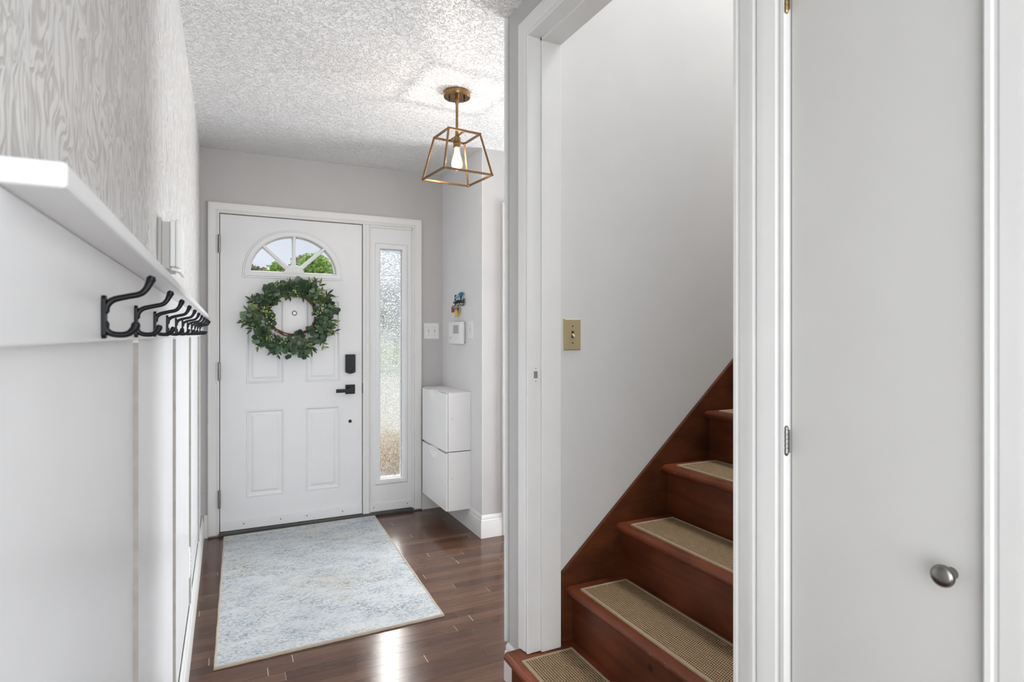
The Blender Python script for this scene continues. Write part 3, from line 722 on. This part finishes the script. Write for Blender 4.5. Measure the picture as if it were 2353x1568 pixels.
cover('light_switch', SW, YS*math.tan(math.radians(25.9)+math.atan((1314-1176.5)/1350)), CAMZ-(769-768)/1350*2.09, .070, .113, ALMOND, 'almond coloured single toggle switch on the stairwell wall', 'light switch', tcol=simple('switch_slot_brown', (.05, .035, .012), .5), tmat=ALMONDL)
# thermostat
th = empty('thermostat', NW.p(3.76, 1.27, 0), 'white square thermostat with grey screen below the key rack', 'thermostat')
bm = bmesh.new(); NW.box(bm, 3.665, 3.875, 1.218, 1.336, 0, .010); obj('thermostat_base', bm, PLATEW, th, bevel=.002)
bm = bmesh.new(); NW.box(bm, 3.67, 3.87, 1.2185, 1.3355, .010, .012); obj('shadow_gap', bm, DARK, th)
bm = bmesh.new(); NW.box(bm, 3.648, 3.888, 1.203, 1.352, .012, .038); bd = obj('thermostat_body', bm, CABW, th, bevel=.005, bseg=3)
bm = bmesh.new(); NW.box(bm, 3.690, 3.790, 1.273, 1.330, .0378, .0388); obj('screen', bm, LCD, bd, bevel=.0004)
for j, (a, b, w, h) in enumerate([(3.86, 1.247, .010, .006), (3.835, 1.247, .016, .004), (3.842, 1.236, .03, .002)]):
    bm = bmesh.new(); NW.box(bm, a-w/2, a+w/2, b-h/2, b+h/2, .0378, .0386); obj('printed_mark', bm, GREYP, bd)
for a in (3.74, 3.70):
    bm = bmesh.new(); NW.box(bm, a-.008, a+.008, 1.236, 1.250, .0378, .0392); obj('button', bm, PLATEW, bd, bevel=.0005)

# key rack: black wire lettering with hooks
kr = empty('key_rack', NW.p(3.78, 1.49, 0), 'black wire script key rack on the pale wall above the thermostat', 'key rack')
KX = lambda a, z, h=.012: NW.p(3.860-a, 1.480+z, h)      # a runs away from the door wall
bm = bmesh.new()
pts = [(0, .012), (.006, .004), (.018, .006), (.030, .020), (.042, .048), (.040, .058), (.031, .056), (.028, .040), (.028, .010), (.032, -.012), (.036, -.010), (.037, .004), (.046, .012), (.056, .020), (.053, .004), (.060, .002), (.066, .020), (.068, .002), (.078, .021), (.082, .003), (.092, .021), (.096, .003), (.104, .018), (.108, .003), (.118, .010), (.130, .046), (.128, .052), (.122, .040), (.122, .006), (.134, .002), (.146, .020), (.150, .004), (.162, .004), (.170, .022), (.176, .026), (.172, .000), (.166, -.018), (.152, -.020)]
tube(bm, catmull([KX(a*1.18, z) for a, z in pts], 5), .0030, 8)
obj('wire_script', bm, BLACK, kr, smooth=60)
for a in (.035, .10, .155):
    bm = bmesh.new(); tube(bm, catmull([NW.p(3.860-a*1.18, 1.482, .0), KX(a*1.18, .002, .010), KX(a*1.18, -.012, .014), KX(a*1.18, -.020, .022), KX(a*1.18, -.012, .029)], 4), .0024, 8)
    obj('hook', bm, BLACK, kr, smooth=60)
KK = lambda a, z, h=.012: NW.p(3.835-a, 1.490+z, h)
def key(parent, a, z, col, ln=.03, tilt=0.0, h=.024):
    bm = bmesh.new()
    out_ = []
    for i in range(14):
        t = 2*PI*i/14; out_.append((.013*math.cos(t), .012*math.sin(t)))
    f = lambda x, y: KK(a + x*math.cos(tilt)-y*math.sin(tilt), z+x*math.sin(tilt)+y*math.cos(tilt), h)
    prism(bm, [f(x*1.3, y) for x, y in out_], NW.N*.003)
    sh = [(-.005, -.008), (.005, -.008), (.005, -.012-ln*.3), (.003, -.012-ln*.5), (.005, -.012-ln*.7), (.001, -.014-ln), (-.005, -.010-ln)]
    prism(bm, [f(x, y) for x, y in sh], NW.N*.0025)
    return obj('key', bm, col, parent, bevel=.0006)
RED = simple('red_key_plastic', (.30, .02, .03), .4); YEL = simple('yellow_tag_plastic', (.72, .42, .03), .35); BLU = simple('blue_plastic', (.16, .55, .75), .35)
KB = simple('brass_key_metal', (.55, .46, .30), .35, .9)
kb = empty('key_bunch', KK(.045, -.02, .02), 'bunch of keys with red key head and yellow tag hanging from the black rack', 'keys')
bm = bmesh.new(); tube(bm, [KK(.045+.011*math.cos(t), -.026+.011*math.sin(t), .024) for t in [2*PI*i/20 for i in range(21)]], .0013, 6); obj('key_ring', bm, BLACK, kb, smooth=60)
k1 = key(kb, .012, -.040, RED, .012, .05, .030); tag(k1, 'red key head')
bm = bmesh.new(); NW.box(bm, 3.835-.044, 3.835-.002, 1.490-.072, 1.490-.040, .028, .038); obj('red_tag', bm, RED, kb, bevel=.003)
key(kb, .046, -.040, KB, .050, .05, .020); key(kb, .062, -.036, KB, .046, -.15, .025); key(kb, .034, -.042, KB, .050, -.1, .016)
bm = bmesh.new(); lathe(bm, [(.0115, 0), (.012, .002), (.012, .040), (.011, .042), (0, .042)], KK(.078, -.100, .026), (0, 0, 1), 20); o = obj('yellow_tag', bm, YEL, kb, smooth=40)
bm = bmesh.new(); lathe(bm, [(.015, 0), (.015, .003)], KK(.090, -.052, .020), NW.N, 20); obj('tag_disc', bm, simple('bronze_disc', (.16, .12, .07), .4, .8), kb, smooth=40)
bf = empty('blue_fob', KX(.14, .05, .03), 'small light blue plastic fob lying across top of the key rack', 'key fob')
bm = bmesh.new(); tube(bm, catmull([KX(.075, .036, .022), KX(.100, .043, .022), (KX(.130, .049, .022)), KX(.165, .056, .022)], 4), [.006, .010, .012, .013], 14); obj('fob_body', bm, BLU, bf, smooth=60)
bm = bmesh.new(); tube(bm, [KX(.165, .056, .022), KX(.185, .060, .020)], [.014, .012], 14); obj('fob_cap', bm, simple('dark_blue_plastic', (.02, .16, .30), .35), bf, smooth=60)

# shoe cabinets, hung one above the other
def shoe_cabinet(z0, z1, label):
    xF, y0, y1 = 1.262, 3.562, 4.072
    e = empty('shoe_cabinet', (XN, 3.82, z0), label, 'cabinet', 'two white flap cabinets by the door')
    bm = bmesh.new(); add_box(bm, xF+.014, XN, y0, y1, z0, z1); obj('cabinet_body', bm, CABW, e, bevel=.003)
    # flap with a shallow scooped finger recess at the top edge
    nu, nv = 64, 40; bm = bmesh.new(); g = []
    for j in range(nv+1):
        row = []
        for i in range(nu+1):
            u = i/nu; v = j/nv; y = y0+.002+(y1-y0-.004)*u; z = z0+.003+(z1-z0-.008)*v
            du = (u-.5)/.20; dv = (z1-z)/.075
            r = du*du+dv*dv; dep = .016*(1-r)**1.0 if r < 1 else 0
            if dv < 1.0 and r < 1: dep = .018*(1-r)
            row.append(bm.verts.new((xF+dep, y, z)))
        g.append(row)
    for j in range(nv):
        for i in range(nu): bm.faces.new((g[j][i], g[j][i+1], g[j+1][i+1], g[j+1][i]))
    be = [bm.verts.new((xF+.012, v.co.y, v.co.z)) for v in (g[0][0], g[0][-1], g[-1][-1], g[-1][0])]
    bm.faces.new((g[0][0], *[g[0][i] for i in range(1, nu+1)], be[1], be[0]))
    bm.faces.new((*[g[j][0] for j in range(nv+1)], be[3], be[0])); bm.faces.new((*[g[j][-1] for j in range(nv+1)], be[2], be[1]))
    obj('flap_door', bm, CABW, e, smooth=50)
    bm = bmesh.new(); lathe(bm, [(.0028, 0), (.0028, .0008)], V(1.300, y0, (z0+z1)/2+.02), (0, -1, 0), 10); obj('screw_cap', bm, GREYP, e)
    return e
shoe_cabinet(.131, .508, 'lower of two white wall-hung flap cabinets beside the front door')
shoe_cabinet(.513, .891, 'upper of two white wall-hung flap cabinets beside the front door')

# ------------------------------------------------------------------ rug
rg = empty('entry_rug', (.4325, 3.297, 0), 'faded pale blue and cream rug on the wood floor at the front door', 'rug')
ang = math.radians(-1.0); rg.rotation_euler = (0, 0, 0)
RWd, RLn = .46, .785
bm = bmesh.new(); nu, nv = 60, 100; g = []
def rug_pt(u, v):
    # real corners on the floor
    nl, nr, fl2, fr2 = V(-.040, 2.490), V(.876, 2.515), V(-.014, 4.065), V(.922, 4.088)
    p = nl.lerp(nr, u).lerp(fl2.lerp(fr2, u), v)
    return p
cen = V(.4325, 3.297)
for j in range(nv+1):
    row = []
    for i in range(nu+1):
        u, v = i/nu, j/nv; p = rug_pt(u, v)
        z = .009+.0008*math.sin(u*9+v*5)+.0005*math.sin(v*31+u*3)
        row.append(bm.verts.new((p.x, p.y, z)))
    g.append(row)
for j in range(nv):
    for i in range(nu): bm.faces.new((g[j][i], g[j][i+1], g[j+1][i+1], g[j+1][i]))
rim = [g[0][i] for i in range(nu+1)]+[g[j][-1] for j in range(1, nv+1)]+[g[-1][i] for i in range(nu-1, -1, -1)]+[g[j][0] for j in range(nv-1, 0, -1)]
low = [bm.verts.new((v.co.x, v.co.y, .0005)) for v in rim]; bridge(bm, rim, low); bm.faces.new(low)
for v in bm.verts: v.co.x -= cen.x; v.co.y -= cen.y
po = obj('rug_pile', bm, RUG, None, smooth=40); po.parent = rg
bm = bmesh.new()
cs = [rug_pt(0, 0), rug_pt(1, 0), rug_pt(1, 1), rug_pt(0, 1)]
pth = []
for k in range(4):
    a, b = cs[k], cs[(k+1) % 4]
    for i in range(24): p = a.lerp(b, i/24); pth.append((p.x+.0008*math.sin(i*1.7+k), p.y+.0008*math.sin(i*2.3)))
sweep(bm, FL, pth, [(-.005, .0), (-.005, .006), (-.002, .0105), (.003, .0105), (.006, .009), (.006, .0)], closed=True, side=1)
obj('rug_binding', bm, RUGB, rg, smooth=50)

# ------------------------------------------------------------------ pendant lamp
LX, LY = .993, 2.649
lp = empty('ceiling_lamp', (LX, LY, CEZ), 'brass open cage lantern with lit clear bulb on the foyer ceiling', 'lamp')
bm = bmesh.new(); lathe(bm, [(.062, 0), (.064, .002), (.064, .024), (.062, .027), (0, .028)], (LX, LY, CEZ), (0, 0, -1), 48); cn = obj('canopy', bm, BRASS, lp, smooth=35)
for s in (-1, 1):
    bm = bmesh.new(); lathe(bm, [(.0045, 0), (.0045, .014), (.003, .017), (0, .018)], (LX+s*.036*math.cos(.45), LY-s*.036*math.sin(.45), CEZ-.028), (0, 0, -1), 14); obj('canopy_screw', bm, simple('dark_bronze', (.08, .05, .03), .35, .9), cn, smooth=40)
zt, zb = CAMZ+.950, CAMZ+.752
bm = bmesh.new(); lathe(bm, [(.009, 0), (.009, .03), (.0065, .034), (.0065, CEZ-zt-.055), (.0085, CEZ-zt-.05), (.0085, CEZ-zt-.022)], (LX, LY, CEZ-.026), (0, 0, -1), 20); obj('stem', bm, BRASS, lp, smooth=35)
R = Matrix.Rotation(math.radians(5.5), 3, 'Z')
def cp(sx, sy, half, z): v = R @ V(sx*half, sy*half, 0); return V(LX+v.x, LY+v.y, z)
def bar(bm, a, b, w=.0045):
    d = (b-a).normalized(); up = V(0, 0, 1) if abs(d.z) < .5 else (V(LX, LY, (a.z+b.z)/2)-(a+b)/2); s = d.cross(up).normalized(); t = s.cross(d).normalized()
    q = [s*w+t*w, s*w-t*w, -s*w-t*w, -s*w+t*w]
    A = [bm.verts.new(a-d*w*.9+v) for v in q]; B = [bm.verts.new(b+d*w*.9+v) for v in q]
    bm.faces.new(A); bm.faces.new(B[::-1]); bridge(bm, A, B)
bm = bmesh.new(); ht, hb2 = .082, .124
cyc = [(-1, -1), (1, -1), (1, 1), (-1, 1)]
for i in range(4):
    a, b = cyc[i], cyc[(i+1) % 4]
    bar(bm, cp(*a, ht, zt), cp(*b, ht, zt)); bar(bm, cp(*a, hb2, zb), cp(*b, hb2, zb)); bar(bm, cp(*a, ht, zt), cp(*a, hb2, zb))
for s in ((-1, -1), (1, 1)): pass
a = cp(-1, 0, ht, zt); b = cp(1, 0, ht, zt)
bar(bm, cp(0, 1, ht, zt), cp(0, -1, ht, zt), .004)
obj('cage', bm, BRASS, lp, bevel=.0008)
bm = bmesh.new(); lathe(bm, [(.010, 0), (.017, .003), (.018, .006), (.018, .030), (.0165, .031), (.018, .032), (.018, .052), (.016, .054), (.012, .0545)], (LX, LY, zt-.004), (0, 0, -1), 28); obj('socket', bm, BRASS, lp, smooth=35)
bg_ = bpy.data.materials.new('bulb_glass'); bg_.use_nodes = True; nt = bg_.node_tree; nt.nodes.clear()
o_ = N(nt, 'ShaderNodeOutputMaterial'); t_ = N(nt, 'ShaderNodeBsdfTransparent'); e_ = N(nt, 'ShaderNodeEmission'); e_.inputs[0].default_value = (1, .78, .48, 1); e_.inputs[1].default_value = 1.6
a_ = N(nt, 'ShaderNodeAddShader'); g_ = N(nt, 'ShaderNodeBsdfGlossy'); g_.inputs['Roughness'].default_value = .05; f_ = N(nt, 'ShaderNodeFresnel'); f_.inputs[0].default_value = 1.3; m_ = N(nt, 'ShaderNodeMixShader')
lw_ = N(nt, 'ShaderNodeLayerWeight'); lw_.inputs[0].default_value = .4; mm = N(nt, 'ShaderNodeMath', operation='SUBTRACT'); mm.inputs[0].default_value = 1; L(nt, lw_.outputs['Facing'], mm.inputs[1])
m2_ = N(nt, 'ShaderNodeMath', operation='MULTIPLY'); L(nt, mm.outputs[0], m2_.inputs[0]); m2_.inputs[1].default_value = 1.5; L(nt, m2_.outputs[0], e_.inputs[1])
L(nt, t_.outputs[0], a_.inputs[0]); L(nt, e_.outputs[0], a_.inputs[1]); L(nt, f_.outputs[0], m_.inputs[0]); L(nt, a_.outputs[0], m_.inputs[1]); L(nt, g_.outputs[0], m_.inputs[2]); L(nt, m_.outputs[0], o_.inputs['Surface'])
bz = zt-.058
bm = bmesh.new(); lathe(bm, [(.013, 0), (.0135, .010), (.017, .028), (.023, .050), (.0285, .070), (.029, .082), (.026, .094), (.018, .103), (.008, .107), (0, .108)], (LX, LY, bz), (0, 0, -1), 32)
bu = obj('bulb', bm, bg_, lp, smooth=60)
bm = bmesh.new()
for k in range(5):
    t = 2*PI*k/5; x, y = LX+.006*math.cos(t), LY+.006*math.sin(t); x2, y2 = LX+.009*math.cos(t+.4), LY+.009*math.sin(t+.4)
    tube(bm, [(x, y, bz-.025), (x2, y2, bz-.085)], .0011, 6)
obj('filament', bm, emis('glowing_filament', (1, .72, .38), 60), bu)
lb = light('bulb_light', 'POINT', (LX, LY, bz-.055), 3.6, (1, .88, .76), size=.014); 

# ------------------------------------------------------------------ wreath on the front door
wr = empty('wreath', FW.p(.385, 1.402, 0), 'round green eucalyptus leaf wreath hanging on the white front door', 'wreath')
WC = (.388, 1.398)
def wp3(a, r, h): return FW.p(WC[0]+r*math.cos(a), WC[1]+r*math.sin(a)*.89, h)
rnd = random.Random(11)
BARK = simple('brown_vine_bark', (.13, .055, .03), .7, var=.3, vscale=40)
bm = bmesh.new()
for k in range(6):
    ph = rnd.random()*6; pts = []
    for i in range(61):
        a = 2*PI*i/60; pts.append(wp3(a, .150+.008*math.sin(3*a+ph)+.004*math.sin(7*a+ph*2), .030+.007*math.cos(4*a+ph)))
    tube(bm, pts, .0032+.001*rnd.random(), 6)
obj('vine_ring', bm, BARK, wr, smooth=60)
def leaf(bm, base, d, nrm, ln, wd, round_=True, cup=.15):
    d = d.normalized(); nrm = (nrm-d*nrm.dot(d)).normalized(); s = d.cross(nrm)
    k = 5; L_, Rr, M = [], [], []
    for i in range(k+1):
        t = i/k
        w = wd*math.sin(PI*min(1, max(0, t)))**(.55 if round_ else .9) if 0 < t < 1 else wd*.05
        if not round_: w *= (1.15-.5*t)
        z = cup*ln*(t*t)*(-.6)
        c = base+d*ln*t+nrm*z
        M.append(bm.verts.new(c)); L_.append(bm.verts.new(c+s*w+nrm*w*.22)); Rr.append(bm.verts.new(c-s*w+nrm*w*.22))
    for i in range(k):
        bm.faces.new((M[i], M[i+1], L_[i+1], L_[i])); bm.faces.new((M[i+1], M[i], Rr[i], Rr[i+1]))
eu = bmesh.new(); wi = bmesh.new(); be_ = bmesh.new(); tw = bmesh.new(); wb = bmesh.new()
def out_dir(a, tilt):
    # direction leaning along the wreath (clockwise) and outward
    r = V(math.cos(a), 0, math.sin(a)); t = V(-math.sin(a), 0, math.cos(a))
    return (r*math.cos(tilt)+t*math.sin(tilt))
NS = 118
for k in range(NS):
    a = 2*PI*(k+rnd.random()*.9)/NS
    deg = math.degrees(a) % 360
    r0 = .150+rnd.random()*.055
    if 190 < deg < 275: r0 = .175+rnd.random()*.04
    tilt = rnd.uniform(-1.5, 1.3)
    if rnd.random() < .16 and not 185 < deg < 280: tilt = rnd.choice((-1, 1))*rnd.uniform(1.8, 2.3)
    ln = rnd.uniform(.045, .10)*(.55 if abs(tilt) > 1.7 else 1)
    base = wp3(a, r0, .035+rnd.random()*.02)
    d = out_dir(a, tilt); d.y = -rnd.uniform(.05, .55); d.normalize()
    if rnd.random() < .06: ln *= 1.35
    bend = V(rnd.uniform(-.25, .25), 0, rnd.uniform(-.35, .15))
    pts = [base+d*ln*t+bend*ln*t*t*.5 for t in (0, .25, .5, .75, 1)]
    for p in pts: p.y = min(p.y, YF-.022)
    tube(tw, pts, [.0017, .001], 5)
    kind = rnd.random()
    nl = 5 if kind < .66 else 6
    for j in range(nl):
        t = (j+.6)/nl; p = pts[0]+(pts[-1]-pts[0])*t; p = base+d*ln*t+bend*ln*t*t*.5; p.y = min(p.y, YF-.022)
        sd = 1 if j % 2 else -1
        pr = d.cross(V(0, -1, 0)).normalized()*sd
        ld = (pr*rnd.uniform(.5, 1)+d*rnd.uniform(.2, .9)+V(0, -rnd.uniform(-.1, .6), 0)).normalized()
        nn = V(rnd.uniform(-.5, .5), -1, rnd.uniform(-.2, .9)).normalized()
        if kind < .66:
            s = rnd.uniform(.028, .040); leaf(eu, p+ld*.003, ld, nn, s, s*.52, True, rnd.uniform(0, .3))
        else:
            s = rnd.uniform(.036, .058); leaf(wi, p, ld, nn, s, s*.17, False, rnd.uniform(0, .5))
    if kind < .66: leaf(eu, pts[-1], d, V(rnd.uniform(-.4, .4), -1, rnd.uniform(-.1, .7)), .03, .0145, True)
    else: leaf(wi, pts[-1], d, V(rnd.uniform(-.4, .4), -1, .3), .05, .008, False)
# stray sprigs that stick out as in the picture: (angle deg, length, kind)
for deg, ln, kind in ((182, .15, 'w'), (193, .13, 'w'), (14, .12, 'e'), (28, .15, 't'), (48, .14, 't'), (60, .13, 'w'), (332, .14, 't'), (345, .12, 'w'), (88, .10, 'e'), (170, .12, 'w'), (318, .13, 'w'), (232, .14, 'w'), (250, .12, 'w'), (285, .12, 'e'), (292, .12, 'w'), (100, .10, 't')):
    a = math.radians(deg); base = wp3(a, .175, .05); d = out_dir(a, rnd.uniform(-.35, .35)); d.y = -.15
    pts = [base+d*ln*t+V(0, 0, -.02*t*t) for t in (0, .3, .6, 1)]
    tube(tw, pts, [.002, .0012], 5)
    for j in range(7 if kind != 't' else 3):
        t = .35+.62*j/7; p = base+d*ln*t+V(0, 0, -.02*t*t); pr = d.cross(V(0, -1, 0)).normalized()*(1 if j % 2 else -1)
        ld = (pr*.8+d*.7).normalized(); nn = V(rnd.uniform(-.4, .4), -1, .3)
        if kind == 'e': leaf(eu, p, ld, nn, .032, .0155)
        else: leaf(wi, p, ld, nn, rnd.uniform(.03, .045), .007, False)
# berries
berries = []
for cx, cz, n, pal in ((-.135, .005, 9, 'g'), (-.125, -.045, 7, 'g'), (-.10, -.12, 9, 'w'), (-.115, -.155, 8, 'w'), (-.055, -.165, 8, 'g'), (.135, .01, 10, 'w'), (.165, .045, 10, 'w'), (.01, .135, 5, 'g'), (.12, -.085, 5, 'w'), (-.05, -.13, 6, 'w'), (-.16, .03, 6, 'w')):
    for i in range(n):
        p = FW.p(WC[0]+cx*1.1+rnd.uniform(-.022, .022), WC[1]+cz+rnd.uniform(-.022, .022), .085+rnd.uniform(0, .015))
        berries.append((pal, p, rnd.uniform(.0042, .0062) if pal == 'g' else rnd.uniform(.0025, .004))); continue
        ball(be_ if pal == 'g' else wb, p, rnd.uniform(.0042, .0062) if pal == 'g' else rnd.uniform(.0025, .004), 1)
EUC = leaf_mat('eucalyptus_leaf', [(0, (.015, .038, .018)), (.4, (.034, .074, .034)), (.8, (.065, .125, .062)), (1, (.16, .24, .16))], .5)
WIL = leaf_mat('narrow_green_leaf', [(0, (.018, .042, .010)), (.55, (.055, .095, .020)), (1, (.20, .26, .06))], .45)
obj('eucalyptus_leaves', eu, EUC, wr, smooth=60); obj('narrow_leaves', wi, WIL, wr, smooth=60); obj('twigs', tw, BARK, wr, smooth=60)
GB = simple('green_berry', (.42, .50, .12), .35); WB = simple('cream_berry', (.75, .70, .58), .4)
be_.free(); wb.free()
for pal, p, r in berries:
    bm = bmesh.new(); ball(bm, p, r, 2); obj('green_berry' if pal == 'g' else 'white_berry', bm, GB if pal == 'g' else WB, wr, smooth=80)

# ------------------------------------------------------------------ outdoors
CONC = simple('pale_concrete', (.26, .25, .235), .8, var=.08, bmp=.3, bscale=40)
LAWN = simple('lawn_green', (.10, .20, .04), .9, var=.35, vscale=12, bmp=.5, bscale=80)
struct(box_obj('front_walk', (-6, 14, YF+.15, 24.0, -.25, -.15), CONC))
struct(box_obj('lawn', (-60, 60, 24.0, 90.0, -.40, -.17), LAWN))
def leaf_cloud(bm, c, r, n, size, rn, sc=(1, 1, 1)):
    for _ in range(n):
        while True:
            v = V(rn.uniform(-1, 1), rn.uniform(-1, 1), rn.uniform(-1, 1))
            if .35 < v.length < 1: break
        p = c+V(v.x*r*sc[0], v.y*r*sc[1], v.z*r*sc[2])
        d = V(rn.uniform(-1, 1), rn.uniform(-1, 1), rn.uniform(-1, .6)).normalized(); n_ = V(rn.uniform(-1, 1), rn.uniform(-1, 1), rn.uniform(0, 1)).normalized()
        s = d.cross(n_).normalized(); l = size*rn.uniform(.7, 1.3)
        q = [p, p+d*l*.5+s*l*.35, p+d*l, p+d*l*.5-s*l*.35]
        bm.faces.new([bm.verts.new(x) for x in q])
LEAFG = leaf_mat('bright_tree_leaf', [(0, (.16, .30, .04)), (.5, (.32, .52, .09)), (1, (.55, .72, .20))], .6)
LEAFO = leaf_mat('olive_tree_leaf', [(0, (.18, .22, .09)), (.5, (.34, .34, .17)), (1, (.48, .38, .24))], .6)
LEAFD = leaf_mat('grey_green_leaf', [(0, (.12, .14, .15)), (.5, (.22, .25, .26)), (1, (.50, .52, .52))], .6)
TRUNK = simple('tree_bark', (.09, .065, .045), .9, var=.3, vscale=12, bmp=.6, bscale=20)
def tree(x, y, h, rr, mat, label, n=5200, seed=1, lsz=.16, zb=-.17):
    rn = random.Random(seed)
    e = empty('tree', (x, y, zb), label, 'tree', None)
    bm = bmesh.new(); tube(bm, catmull([(x, y, zb-.05), (x+.1, y, zb+h*.3), (x-.05, y+.1, zb+h*.6), (x+.05, y, zb+h*.85)], 4), [h*.035, h*.028, h*.02, h*.008], 10)
    tips = []
    for k in range(7):
        a = 2*PI*k/7+rn.random(); z0 = h*rn.uniform(.3, .6); ln = rr*rn.uniform(.6, .95)
        tip = V(x+ln*math.cos(a), y+ln*math.sin(a), zb+z0+rr*rn.uniform(.2, .6)); tips.append(tip)
        tube(bm, [V(x, y, zb+z0), V(x+ln*.5*math.cos(a), y+ln*.5*math.sin(a), zb+z0+rr*.2), tip], [h*.014, h*.004], 7)
    obj('trunk', bm, TRUNK, e, smooth=60)
    bm = bmesh.new()
    for k in range(11):
        if k < 7: c = tips[k]
        else: a = rn.random()*6.28; c = V(x+rr*.35*math.cos(a), y+rr*.35*math.sin(a), zb+h-rr*rn.uniform(.25, .75))
        leaf_cloud(bm, c, rr*rn.uniform(.36, .55), n//11, lsz, rn, (1, 1, .75))
    obj('crown', bm, mat, e)
tree(2.78, 19.5, 3.95, .95, LEAFG, 'bright green tree outside, seen at right of the fanlight', 5200, 3, .12)
tree(2.95, 26.8, 4.75, 1.15, LEAFO, 'olive brown tree behind the green one in the fanlight', 5200, 5, .13)
tree(2.60, 32.0, 5.00, .85, LEAFG, 'small green tree low in the middle of the fanlight', 3500, 8, .15)
tree(1.45, 36.0, 5.30, .80, LEAFO, 'dark small tree low at left of the fanlight', 3500, 9, .16)
tree(6.75, 26.0, 3.5, 1.9, LEAFD, 'grey tree seen blurred through the pebbled side glass', 9000, 12, .2)
sh = empty('flower_shrub', (1.53, 5.95, -.15), 'orange and green flowering shrub outside behind the side glass', 'shrub')
rn = random.Random(5)
bm = bmesh.new(); leaf_cloud(bm, V(1.62, 5.97, .03), .26, 1500, .05, rn, (1, 1, .85)); obj('leaves', bm, LEAFG, sh)
bm = bmesh.new(); leaf_cloud(bm, V(1.44, 5.93, .08), .24, 800, .045, rn, (1, 1, .95)); obj('flowers', bm, leaf_mat('orange_flower', [(0, (.55, .16, .02)), (.5, (.80, .38, .06)), (1, (.85, .55, .18))], .6), sh)
bm = bmesh.new()
for k in range(8):
    a = 2*PI*k/8; tube(bm, [(1.53, 5.95, -.18), (1.53+.08*math.cos(a), 5.95+.08*math.sin(a), .0)], [.008, .004], 6)
obj('stems', bm, TRUNK, sh)
